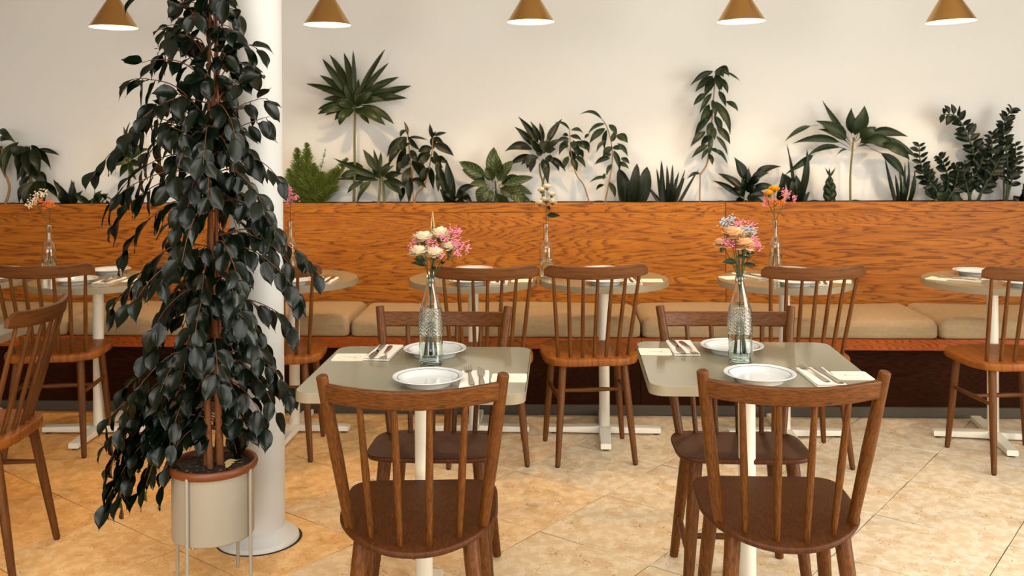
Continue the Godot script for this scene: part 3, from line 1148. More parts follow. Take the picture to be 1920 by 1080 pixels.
func make_ficus(at: Vector3) -> void:
	var t := thing("potted_ficus", "tall dark-leaved weeping ficus in a terracotta pot in front of the white column", "plant", at)
	part("pot", MB.new().lathe(PackedVector2Array([Vector2(0.0, 0.19), Vector2(0.095, 0.19), Vector2(0.101, 0.2), Vector2(0.118, 0.376), Vector2(0.132, 0.378), Vector2(0.138, 0.383), Vector2(0.140, 0.392), Vector2(0.138, 0.401), Vector2(0.133, 0.405), Vector2(0.127, 0.403), Vector2(0.123, 0.395), Vector2(0.119, 0.36)]), 56).mesh(), M.terracotta, t)
	rng.seed = 21
	var rows := []
	for i in 9:
		var ring := PackedVector3Array()
		for j in 33:
			var a := TAU * (j % 32) / 32.0
			var r := 0.1225 * i / 8.0
			ring.append(Vector3(r * cos(a), 0.386 + 0.008 * sin(a * 5.0 + i) * sin(i * 2.1 + a) * (1.0 if i < 8 else 0.0), r * sin(a)))
		rows.append(ring)
	rows.reverse()
	part("soil", MB.new().grid(rows, true).mesh(), M.soil, t)
	var chips := MB.new()
	for k in 70:
		var a := rng.randf() * TAU
		var r := 0.115 * sqrt(rng.randf())
		chips.ball(Vector3(r * cos(a), 0.391, r * sin(a)), Vector3(rng.randf_range(0.002, 0.009), 0.002, rng.randf_range(0.0015, 0.004)), 5, 3)
	part("wood_chips", chips.mesh(), M.chips, t).set_meta("kind", "stuff")
	for k in 3:
		var m := MB.new()
		blade(Vector3(0.035 + 0.01 * k, 0.393, 0.0 + 0.02 * k), Vector3(0.075, 0.396 + 0.003 * k, -0.02 + 0.03 * k), 0.012, 0.004, m)
		part("fallen_leaf", m.mesh(), M.straw, t)
	# four thin trunks that wind round each other
	var trunks := []
	for k in 4:
		var pts := PackedVector3Array()
		for i in 15:
			var f := i / 14.0
			var a := k * TAU / 4.0 + f * 3.6
			var r := lerpf(0.024, 0.009, f)
			pts.append(Vector3(r * cos(a) + 0.012 * f, 0.375 + f * [1.72, 1.45, 1.56, 1.25][k], r * sin(a)))
		var c := curve(pts, 34)
		trunks.append(c)
		part("trunk", MB.new().tube(c, lerps([0.0125, 0.011, 0.009, 0.008][k], 0.0032, 34), 9).mesh(), M.bark, t)
	# outline of the crown: height, reach to the left, reach to the right
	var prof := [[0.20, 0.36, -0.2], [0.28, 0.36, -0.15], [0.36, 0.36, 0.10], [0.45, 0.35, 0.17], [0.52, 0.37, 0.25], [0.60, 0.35, 0.28], [0.69, 0.31, 0.29], [0.77, 0.35, 0.29], [0.86, 0.38, 0.30], [0.94, 0.39, 0.38], [1.02, 0.37, 0.36], [1.10, 0.36, 0.34], [1.19, 0.37, 0.28], [1.28, 0.44, 0.22], [1.36, 0.44, 0.21], [1.45, 0.34, 0.21], [1.53, 0.29, 0.20], [1.62, 0.27, 0.16], [1.72, 0.26, 0.17], [1.82, 0.28, 0.14], [1.92, 0.22, 0.11], [2.02, 0.12, 0.08]]
	var variants := []
	for k in 7:
		var m := MB.new()
		rng.seed = 300 + k
		blade(Vector3.ZERO, Vector3(0, 1, 0), 0.45 + 0.025 * (k % 3), 0.0, m, 0.09, [0.10, -0.06, 0.16, 0.03, -0.12, 0.2, 0.07][k], 0.13 + 0.04 * (k % 3), 0.0, 0.74, 0.85, 12, 0.72)
		variants.append(m)
	rng.seed = 2024
	var wood := MB.new()
	var spots := []
	var nb := 134
	for b in nb:
		var q := (b + rng.randf()) / nb
		var ht := lerpf(0.22, 1.97, pow(q, 1.08))
		var az := b * 2.39996 + rng.randf_range(-0.4, 0.4)
		if ht < 0.36:
			az = PI + rng.randf_range(-0.55, 0.35)
		elif ht < 0.62:
			az = PI + rng.randf_range(-0.8, 0.6) if b % 2 == 1 else rng.randf_range(-1.0, 0.5)
		var i := 0
		while i < prof.size() - 2 and prof[i + 1][0] < ht:
			i += 1
		var f := clampf((ht - prof[i][0]) / (prof[i + 1][0] - prof[i][0]), 0.0, 1.0)
		var lr := lerpf(prof[i][1], prof[i + 1][1], f)
		var rr := lerpf(prof[i][2], prof[i + 1][2], f)
		var side := lr if cos(az) < 0.0 else maxf(rr, 0.05)
		var deep := minf((lr + maxf(rr, 0.05)) * 0.38, 0.30) * (1.0 if sin(az) > 0.0 else 0.72)
		var reach := sqrt(pow(cos(az) * side, 2.0) + pow(sin(az) * deep, 2.0)) * (rng.randf_range(0.90, 1.02) if b % 5 < 3 else rng.randf_range(0.45, 0.8)) - 0.012
		var tip := Vector3(cos(az) * reach, ht + 0.035, sin(az) * minf(reach, deep))
		var rise := reach * (0.35 if ht < 0.7 else (0.2 if ht < 1.5 else 0.4))
		if ht > 1.6:
			rise = -reach * 0.1 + 0.12
			tip.y -= 0.02
		if ht < 0.36:
			rise = 0.10
		var hb := clampf(ht + (0.20 if ht < 0.36 else (0.16 if ht < 1.4 else -0.10)) + rng.randf_range(-0.05, 0.05), 0.5, 2.0)
		var start := Vector3(0.012, hb, 0.0)
		var up := maxf(hb, ht) + rise * 0.35
		var c := curve(PackedVector3Array([start, Vector3(tip.x * 0.4, lerpf(hb, up, 0.8), tip.z * 0.4), Vector3(tip.x * 0.78, lerpf(up, tip.y, 0.45), tip.z * 0.78), tip]), 14)
		part("branch", MB.new().tube(c, lerps(0.0026, 0.0009, 14), 5).mesh(), M.twig, t)
		var run := 0.0
		var total := 0.0
		for j in 14:
			total += c[j].distance_to(c[j + 1])
		var nl := int(clampf(total * 0.88 / 0.027, 3.0, 15.0))
		for k in nl:
			var s := lerpf(0.12, 1.0, (k + 0.5 * rng.randf()) / nl)
			var j := mini(int(s * 14.0), 13)
			var p := c[j].lerp(c[j + 1], s * 14.0 - j)
			var along := (c[j + 1] - c[j]).normalized()
			var lat := along.cross(Vector3.UP).normalized() * (1.0 if k % 2 else -1.0)
			var d := (along * rng.randf_range(0.15, 0.55) + lat * rng.randf_range(0.1, 0.7) + Vector3(0, -rng.randf_range(0.45, 1.15), 0)).normalized()
			if ht > 1.5 and rng.randf() < 0.35:
				d = (along * 0.7 + lat * 0.6 + Vector3(0, rng.randf_range(-0.4, 0.25), 0)).normalized()
			var face := (Vector3(p.x, 0.35, p.z + 0.15).normalized() + Vector3(rng.randfn(0, 0.4), rng.randfn(0, 0.25), rng.randf_range(-0.2, 0.7))).normalized()
			var xv := d.cross(face).normalized()
			var zv := xv.cross(d).normalized()
			var ln := rng.randf_range(0.072, 0.104)
			spots.append([p.distance_to(Vector3(0, 1.431, 0) - at), Transform3D(Basis(xv * ln, d * ln, zv * ln), p), rng.randi() % 7])
	spots.sort_custom(func(a, b): return a[0] < b[0])
	var meshes := []
	for m in variants:
		meshes.append(m.mesh())
	var rest := MB.new()
	for k in spots.size():
		var s: Array = spots[k]
		var x: Transform3D = s[1]
		if k < 300:
			part("leaf", meshes[s[2]], M.leaf_ficus, t, x)
		else:
			var m: MB = variants[s[2]]
			var base := rest.P.size()
			for i in m.P.size():
				rest.P.append(x * m.P[i])
				rest.N.append((x.basis * m.N[i]).normalized())
				rest.U.append(m.U[i])
			for i in m.I:
				rest.I.append(base + i)
	var fo := part("foliage", rest.mesh(), M.leaf_ficus, t)
	fo.set_meta("kind", "stuff")


func make_room() -> void:
	var up := 3.2
	struct("wall_back", boxes([[Vector3(-4.8, -0.1, -5.85), Vector3(4.4, up + 0.1, -5.65)]], 0.0), M.wall, "smooth off-white plaster wall behind the planter", "wall")
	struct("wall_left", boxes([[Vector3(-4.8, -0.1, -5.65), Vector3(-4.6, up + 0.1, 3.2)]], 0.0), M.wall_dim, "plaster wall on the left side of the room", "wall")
	struct("ceiling", boxes([[Vector3(-4.8, up, -5.85), Vector3(4.4, up + 0.2, -1.7)], [Vector3(-4.8, up, 0.9), Vector3(4.4, up + 0.2, 3.2)], [Vector3(-4.8, up, -1.7), Vector3(-1.8, up + 0.2, 0.9)], [Vector3(2.8, up, -1.7), Vector3(4.4, up + 0.2, 0.9)]], 0.0), M.wall, "white ceiling with a large opening for the added rooflight", "ceiling")
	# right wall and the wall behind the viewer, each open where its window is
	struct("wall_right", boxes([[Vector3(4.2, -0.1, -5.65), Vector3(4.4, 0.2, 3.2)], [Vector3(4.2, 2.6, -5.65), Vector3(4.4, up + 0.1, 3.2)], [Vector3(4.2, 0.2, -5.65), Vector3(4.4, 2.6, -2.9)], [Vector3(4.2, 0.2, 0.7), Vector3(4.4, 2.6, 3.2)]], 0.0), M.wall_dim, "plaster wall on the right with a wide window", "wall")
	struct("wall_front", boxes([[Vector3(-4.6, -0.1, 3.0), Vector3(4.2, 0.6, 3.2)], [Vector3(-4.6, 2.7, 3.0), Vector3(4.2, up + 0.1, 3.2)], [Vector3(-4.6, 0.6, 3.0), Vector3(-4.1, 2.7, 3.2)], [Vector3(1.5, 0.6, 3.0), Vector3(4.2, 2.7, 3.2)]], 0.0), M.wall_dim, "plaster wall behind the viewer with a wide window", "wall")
	for w in [["window_1", Vector3(4.3, 1.4, -1.1), PI / 2, 3.6, 2.4, "wide window in the right wall"], ["window_2", Vector3(-1.3, 1.65, 3.1), 0.0, 5.6, 2.1, "wide window behind the viewer"], ["window_3", Vector3(0.5, up + 0.1, -0.4), 0.0, 4.6, 2.6, "unseen rooflight added in the ceiling to brighten the floor"]]:  # the rooflight is unseen, added to light the floor from above
		var n := thing(w[0], w[5], "window", w[1], w[2])
		n.set_meta("kind", "structure")
		if w[0] == "window_3":
			n.rotation.x = PI / 2
		var hw: float = w[3] / 2
		var hh: float = w[4] / 2
		part("frame", boxes([[Vector3(-hw, -hh, -0.04), Vector3(hw, -hh + 0.06, 0.04)], [Vector3(-hw, hh - 0.06, -0.04), Vector3(hw, hh, 0.04)], [Vector3(-hw, -hh, -0.04), Vector3(-hw + 0.06, hh, 0.04)], [Vector3(hw - 0.06, -hh, -0.04), Vector3(hw, hh, 0.04)], [Vector3(-0.03, -hh, -0.03), Vector3(0.03, hh, 0.03)]]), M.white_metal, n)
		for s in [-1.0, 1.0]:
			part("pane", boxes([[Vector3(minf(0.03 * s, (hw - 0.06) * s), -hh + 0.06, -0.004), Vector3(maxf(0.03 * s, (hw - 0.06) * s), hh - 0.06, 0.004)]], 0.0), M.pane, n)
	# floor: a bed of dark grout with square stone tiles laid on the diagonal
	var fl := struct("floor", boxes([[Vector3(-4.8, -0.2, -5.65), Vector3(4.4, -0.005, 3.2)]], 0.0), M.grout, "polished beige stone floor of square tiles laid on the diagonal", "floor")
	var a := Vector2(0.816, 0.578)
	var b := Vector2(0.578, -0.816)
	var room := PackedVector2Array([Vector2(-4.59, -4.952), Vector2(4.19, -4.952), Vector2(4.19, 2.99), Vector2(-4.59, 2.99)])
	var rest := MB.new()
	rng.seed = 12
	for i in range(-18, 16):
		for k in range(-22, 18):
			var s0 := -0.714 + 0.457 * i + 0.0017
			var t0 := 2.799 + 0.446 * k + 0.0017
			var q := PackedVector2Array([a * s0 + b * t0, a * (s0 + 0.4536) + b * t0, a * (s0 + 0.4536) + b * (t0 + 0.4426), a * s0 + b * (t0 + 0.4426)])
			for o in Geometry2D.intersect_polygons(q, room):
				var cc := Vector2.ZERO
				for p in o:
					cc += p / o.size()
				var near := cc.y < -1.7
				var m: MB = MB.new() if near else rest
				m.uo = Vector2(rng.randf() * 3.0, rng.randf() * 3.0)
				var lift := rng.randf_range(-0.0006, 0.0)
				m.slab(o, -0.006, lift, 0.0011)
				if near:
					part("tile", m.mesh(), M.stone[clampi(int(rng.randf_range(0.0, 1.3) + (0.8 - cc.x) * 1.45), 0, 5)], fl)  # random stone tone, plus warm light painted in as orange towards the left
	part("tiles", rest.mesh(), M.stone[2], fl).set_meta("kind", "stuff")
	# the round column
	var col := struct("column", MB.new().lathe(PackedVector2Array([Vector2(0.094, 0.0), Vector2(0.094, 0.07), Vector2(0.0925, 1.6), Vector2(0.0915, up)]), 72, Vector3(-1.088, 0, -3.39)).mesh(), M.column, "round white painted column behind the ficus", "column")
	part("base_ring", MB.new().lathe(PackedVector2Array([Vector2(0.093, 0.05), Vector2(0.096, 0.047), Vector2(0.112, 0.034), Vector2(0.118, 0.022), Vector2(0.136, 0.018), Vector2(0.142, 0.012), Vector2(0.143, 0.0005)]), 64, Vector3(-1.088, 0, -3.39), true).mesh(), M.column, col)
	part("dark_gap", MB.new().lathe(PackedVector2Array([Vector2(0.142, 0.0012), Vector2(0.150, 0.0014), Vector2(0.1515, 0.0)]), 64, Vector3(-1.086, 0, -3.392), true).mesh(), M.grout, col)
	# wall socket
	var so := thing("wall_socket", "small white square socket plate on the wall behind the willowy plant", "socket", Vector3(0.092, 1.262, -5.65))
	part("plate", boxes([[Vector3(-0.04, -0.03, 0.0), Vector3(0.04, 0.03, 0.006)]], 0.002), M.socket, so)
	part("insert", boxes([[Vector3(-0.026, -0.022, 0.006), Vector3(0.026, 0.022, 0.009)]], 0.002), M.socket, so)


func make_banquette() -> void:
	var t := thing("banquette", "long built-in wooden bench with a tall honey-coloured back panel", "bench")
	var seams := [-4.598, -4.0, -1.543, 0.922, 3.36, 4.198]
	for i in 5:
		var x0: float = seams[i] + 0.0012
		var x1: float = seams[i + 1] - 0.0012
		part("back_panel", boxes([[Vector3(x0, 0.38, -5.45), Vector3(x1, 1.0065, -5.42)]], 0.0012), M.panel if i == 2 else M.panel_b, t)
		var st := MB.new()
		st.uo = Vector2(0.7 * i, 0.36)
		st.box(Vector3(x0, 1.008, -5.446), Vector3(x1, 1.062, -5.4195), 0.0015)
		part("top_strip", st.mesh(), M.panel if i == 2 else M.panel_b, t)
	for e in [[-4.598, -2.585], [-2.585, 0.407], [0.407, 4.198]]:
		part("seat_rail", boxes([[Vector3(e[0] + 0.0006, 0.352, -4.93), Vector3(e[1] - 0.0006, 0.408, -4.9)], [Vector3(e[0] + 0.0006, 0.385, -5.42), Vector3(e[1] - 0.0006, 0.408, -4.928)]], 0.002), M.rail, t)
		part("base_panel", boxes([[Vector3(e[0] + 0.001, 0.05, -5.0), Vector3(e[1] - 0.001, 0.385, -4.972)]], 0.001), M.shaded_wood, t)  # colour already holds the shade below the seat rail
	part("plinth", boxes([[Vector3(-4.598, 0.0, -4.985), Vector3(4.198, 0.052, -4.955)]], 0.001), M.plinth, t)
	part("planter_trough", boxes([[Vector3(-4.598, 0.80, -5.648), Vector3(4.198, 0.82, -5.45)], [Vector3(-4.598, 0.80, -5.649), Vector3(4.198, 1.055, -5.641)]], 0.0), M.shaded_wood, t)
	# soil along the trough
	rng.seed = 44
	var rows := []
	var nz := FastNoiseLite.new()
	nz.seed = 3
	nz.frequency = 3.0
	for j in 6:
		var r := PackedVector3Array()
		for i in 301:
			var x := -4.59 + 8.78 * i / 300.0
			var z := -5.640 + 0.19 * j / 5.0
			r.append(Vector3(x, 1.046 + 0.016 * nz.get_noise_2d(x * 3.0, z * 8.0) + (0.006 if j == 0 else 0.0), z))
		rows.append(r)
	var soil := MB.new().grid(rows, false, false)
	soil.planar(0)
	var so := solo("planter_soil", soil.mesh(), M.soil, "dark crumbly soil along the planter top", "soil")
	so.set_meta("kind", "stuff")
	# cushions
	var cuts := [-4.59, -2.585, -1.091, 0.407, 1.89, 3.37, 4.19]
	var words := ["farthest left", "left, in line with the ficus", "behind the left square table", "behind the right square table", "behind the right round table", "farthest right"]
	var place := ["seat cushion at the far left end of the bench", "seat cushion behind the spindle chair and ficus on the left", "seat cushion behind the left square table", "seat cushion behind the right square table", "seat cushion at the right edge of the photo", "seat cushion in the right corner beyond the photo"]
	for i in 6:
		var x0: float = cuts[i] + 0.004
		var x1: float = cuts[i + 1] - 0.004
		var m := MB.new()
		var ring_rows := []
		for spec in [[0.014, 0.4095], [0.002, 0.416], [0.0, 0.43], [0.0, 0.468], [0.004, 0.484], [0.014, 0.497], [0.03, 0.505], [0.07, 0.511], [0.13, 0.514], [0.2, 0.516], [0.25, 0.516]]:
			var ins: float = spec[0]
			var o := MB.rrect(x0 + ins, -5.412 + ins, x1 - ins, -4.898 - ins, maxf(0.03 - ins * 0.4, 0.005), 4)
			var ring := PackedVector3Array()
			for j in o.size():
				var p := o[j]
				var q := o[(j + 1) % o.size()]
				var n := 30 if j == 4 or j == 14 else (8 if j == 9 or j == 19 else 1)
				for e in n:
					var w := p.lerp(q, float(e) / n)
					var bulge := 0.004 * sin(w.x * 9.0 + i) + 0.003 * sin(w.x * 23.0 + i * 2.0)
					var dip := 0.005 * sin(w.x * 5.0 + i * 1.3)
					ring.append(Vector3(w.x, spec[1] + (dip if spec[1] > 0.49 else 0.0), w.y + (bulge if spec[1] > 0.42 and spec[1] < 0.5 and w.y > -5.0 else 0.0)))
			ring.append(ring[0])
			ring_rows.append(ring)
		var cap: PackedVector3Array = ring_rows[ring_rows.size() - 1].duplicate()
		cap.resize(cap.size() - 1)
		m.fan(cap, Vector3.UP)
		m.grid(ring_rows, true, true)
		for k in m.N.size():
			m.U[k] = Vector2(m.P[k].x, m.P[k].z - m.P[k].y)
		solo("seat_cushion", m.mesh(), M.cushion, "taupe fabric " + place[i], "cushion", Vector3.ZERO, 0.0, "bench seat cushions")


func place_setting(tb: String, plate_p: Vector3, pw: String, nap: Vector3, nturn: float, card_p: Vector3, toward_wall: bool) -> void:
	var y := 0.7502
	if plate_p.x < 90.0:
		plate_at("white plate, %s of %s" % [pw, tb], Vector3(plate_p.x, y, plate_p.z), "white plates set on the tables")
	if nap.x < 90.0:
		napkin_at("white napkin under cutlery, %s of %s" % [pw, tb], Vector3(nap.x, y, nap.z), nturn, "folded napkins")
		var r := Basis(Vector3.UP, nturn)
		var f := 1.0 if not toward_wall else -1.0
		var fo := r * Vector3(-0.014 * f, 0.0, -0.03 * f)
		var kn := r * Vector3(0.018 * f, 0.0, -0.012 * f)
		var add := 0.0 if not toward_wall else PI
		fork_at("steel fork, %s of %s" % [pw, tb], Vector3(nap.x + fo.x, y + 0.0062, nap.z + fo.z), nturn + add + 0.10, "forks laid on the napkins")
		knife_at("steel knife, %s of %s" % [pw, tb], Vector3(nap.x + kn.x, y + 0.0062, nap.z + kn.z), nturn + add + 0.06, "knives laid on the napkins")
	if card_p.x < 90.0:
		card_at("small printed cream card, %s of %s" % [pw, tb], Vector3(card_p.x, y, card_p.z), (0.0 if not toward_wall else PI) + card_p.y, "printed cards on the tables")


func make_tables() -> void:
	var no := Vector3(99, 0, 0)
	var sq := MB.rrect(-0.312, -0.289, 0.312, 0.289, 0.045, 6)
	var a := make_table("square_table", "left grey-green square table with a bottle of cream and pink flowers", Vector3(-0.41, 0, -2.83), 0.0, "square tables in the front row", sq)
	copy(a, "square_table", "right grey-green square table with a bottle of peach and blue flowers", Vector3(0.557, 0, -2.925), -0.012, "square tables in the front row")
	copy(a, "square_table", "square table corner showing behind the chair back at the left edge", Vector3(-2.272, 0, -3.178), 0.0, "square tables in the front row")
	var ro := MB.circle(0.310, 72)
	var rt := [["round table at the left edge, mostly outside the photo", -2.95, -4.62], ["round table just left of the ficus", -2.262, -4.59], ["round table half hidden behind the ficus and white column", -1.305, -4.64],
		["round table behind the left square table", -0.426, -4.655], ["round table with the bottle of tiny white flowers, between both square tables", 0.206, -4.655], ["round table behind the right square table, holding the yellow flower", 1.062, -4.63], ["round table at the right edge of the photo", 2.025, -4.62]]
	var first: Node3D
	for k in rt.size():
		var at := Vector3(rt[k][1], 0, rt[k][2])
		if k == 0:
			first = make_table("round_table", rt[k][0], at, 0.0, "round tables along the bench", ro)
		else:
			copy(first, "round_table", rt[k][0], at, [0.0, 0.04, 0.0, 0.0, -0.02, 0.03, -0.12][k], "round tables along the bench")
	var s := "the left square table"
	place_setting(s, Vector3(-0.369, 0, -2.644), "near side", Vector3(-0.243, 0, -2.672), 0.06, Vector3(-0.148, 0.02, -2.712), false)
	place_setting(s, Vector3(-0.396, 0, -2.995), "far side", Vector3(-0.56, 0, -3.012), -0.06, Vector3(-0.658, 0.03, -2.956), true)
	s = "the right square table"
	place_setting(s, Vector3(0.551, 0, -2.703), "near side", Vector3(0.726, 0, -2.732), 0.05, Vector3(0.822, 0.02, -2.763), false)
	place_setting(s, Vector3(0.538, 0, -3.062), "far side", Vector3(0.389, 0, -3.1), 0.02, Vector3(0.296, 0.0, -3.054), true)
	var r := ["the round table cut by the left edge", "the round table left of the ficus", "the round table behind the column", "the round table behind the left square one", "the round table with white flowers", "the round table with the yellow flower", "the rightmost round table"]
	place_setting(r[0], Vector3(-2.88, 0, -4.80), "bench side", no, 0, no, true)
	place_setting(r[0], Vector3(-2.76, 0, -4.48), "chair side", no, 0, no, false)
	place_setting(r[1], Vector3(-2.30, 0, -4.80), "bench side", no, 0, no, true)
	place_setting(r[1], Vector3(-2.305, 0, -4.46), "chair side", Vector3(-2.17, 0, -4.52), 0.0, Vector3(-2.06, 0.0, -4.55), false)
	place_setting(r[2], Vector3(-1.26, 0, -4.45), "chair side", Vector3(-1.12, 0, -4.53), 0.0, no, false)
	place_setting(r[3], Vector3(-0.44, 0, -4.83), "bench side", Vector3(-0.62, 0, -4.72), 0.1, no, true)
	place_setting(r[3], Vector3(-0.425, 0, -4.455), "chair side", Vector3(-0.29, 0, -4.52), 0.0, Vector3(-0.185, 0.0, -4.56), false)
	place_setting(r[4], Vector3(0.21, 0, -4.83), "bench side", no, 0, no, true)
	place_setting(r[4], Vector3(0.205, 0, -4.465), "chair side", Vector3(0.335, 0, -4.53), 0.0, Vector3(0.43, 0.0, -4.57), false)
	place_setting(r[5], Vector3(1.13, 0, -4.80), "bench side", Vector3(0.925, 0, -4.72), 0.5, Vector3(0.82, 0.3, -4.66), true)
	place_setting(r[5], Vector3(1.07, 0, -4.44), "chair side", Vector3(1.195, 0, -4.5), -0.25, Vector3(1.30, -0.3, -4.55), false)
	place_setting(r[6], Vector3(2.01, 0, -4.78), "bench side", Vector3(1.87, 0, -4.60), 0.9, Vector3(1.785, 0.9, -4.64), true)
	place_setting(r[6], Vector3(2.08, 0, -4.42), "chair side", no, 0, no, false)
	# bottles used as vases
	bottle_at("embossed_bottle", "embossed clear bottle with water and cream and pink flowers on the left square table", Vector3(-0.391, 0.7502, -2.868), 0.0, 0.262, 0.135, true, "embossed bottle vases")
	bottle_at("embossed_bottle", "embossed clear bottle with water and peach and blue flowers on the right square table", Vector3(0.536, 0.7502, -2.911), 0.4, 0.262, 0.135, true, "embossed bottle vases")
	bottle_at("clear_bottle", "clear bottle with tiny white flowers on the rim side of the middle round table", Vector3(-0.07, 0.7502, -4.655), 0.0, 0.262, 0.09, false, "plain bottle vases")
	bottle_at("clear_bottle", "clear bottle with a yellow bloom behind the right spindle chair", Vector3(1.07, 0.7502, -4.85), 0.0, 0.262, 0.09, false, "plain bottle vases")
	bottle_at("clear_bottle", "clear bottle with orange and white flowers at the left edge of the photo", Vector3(-2.545, 0.7502, -4.66), 0.0, 0.262, 0.09, false, "plain bottle vases")
	bottle_at("clear_bottle", "clear bottle with pink flowers hidden behind the ficus and column", Vector3(-1.375, 0.7502, -4.83), 0.0, 0.262, 0.09, false, "plain bottle vases")


func make_chairs() -> void:
	var g := "post-back chairs at the square tables"
	var f := make_post_chair("brown wooden post-back chair nearest the viewer, back turned, at the left square table", Vector3(-0.375, 0, -2.512), 0.07, g)
	copy(f, "dining_chair", "brown wooden post-back chair facing the viewer behind the left square table", Vector3(-0.402, 0, -3.085), PI, g)
	copy(f, "dining_chair", "brown wooden post-back chair nearest the viewer, back turned, at the right square table", Vector3(0.567, 0, -2.572), 0.0, g)
	copy(f, "dining_chair", "brown wooden post-back chair facing the viewer behind the right square table", Vector3(0.557, 0, -3.105), PI, g)
	g = "spindle chairs at the round tables"
	var c := make_spindle_chair("reddish spindle-back chair in the middle, between the two square tables", Vector3(0.127, 0, -4.37), 0.13, g)
	copy(c, "spindle_chair", "reddish spindle-back chair partly hidden behind the bottle on the left square table", Vector3(-0.342, 0, -4.33), 0.12, g)
	copy(c, "spindle_chair", "reddish spindle-back chair behind the right square table, under the yellow flower", Vector3(1.055, 0, -4.345), 0.10, g)
	copy(c, "spindle_chair", "dark spindle-back chair cut off by the right edge of the photo", Vector3(1.965, 0, -4.33), 0.10, g)
	copy(c, "spindle_chair", "spindle-back chair left of the ficus, behind the sideways one", Vector3(-2.352, 0, -4.374), 0.18, g)
	copy(c, "spindle_chair", "spindle-back chair mostly hidden behind the ficus and the white column", Vector3(-1.305, 0, -4.36), 0.13, g)
	copy(c, "spindle_chair", "spindle-back chair seen sideways at the left edge, close to the viewer", Vector3(-1.976, 0, -3.17), 1.68, g)


func make_plant_stand(at: Vector3) -> void:
	var t := thing("plant_stand", "light grey metal planter cylinder on four thin legs, holding the ficus pot", "plant stand", at)
	part("body", MB.new().lathe(PackedVector2Array([Vector2(0.0, 0.178), Vector2(0.122, 0.178), Vector2(0.1245, 0.174), Vector2(0.1265, 0.172), Vector2(0.1272, 0.176), Vector2(0.1272, 0.382), Vector2(0.1264, 0.384), Vector2(0.1252, 0.382), Vector2(0.1252, 0.182), Vector2(0.0, 0.181)]), 72).mesh(), M.grey_metal, t)
	for p in [Vector2(0.132, 0.034), Vector2(-0.034, 0.132), Vector2(-0.132, -0.034), Vector2(0.034, -0.132)]:
		part("leg", MB.new().tube(v3([p.x, 0.0, p.y, p.x, 0.003, p.y, p.x, 0.2, p.y, p.x, 0.386, p.y, p.x, 0.388, p.y]), PackedFloat32Array([0.0045, 0.0055, 0.0055, 0.0055, 0.004]), 12).mesh(), M.grey_metal, t)
	part("screw", MB.new().ball(Vector3(-0.02, 0.17, 0.124), Vector3(0.004, 0.004, 0.004), 8, 5).mesh(), M.steel, t)


func make_lamps() -> void:
	var w := ["leftmost brass cone lamp, partly behind the ficus tip", "brass cone lamp just right of the white column", "brass cone lamp in the middle of the row", "brass cone lamp above the tall weeping plant", "rightmost brass cone lamp"]
	var p := [Vector3(-2.276, 2.006, -4.8), Vector3(-1.171, 2.006, -4.8), Vector3(-0.143, 2.008, -4.8), Vector3(0.899, 1.998, -4.8), Vector3(1.914, 1.985, -4.8)]
	for i in 5:
		lamp_at(w[i], p[i], [-0.01, -0.012, 0.0, 0.012, 0.03][i], 3.2)


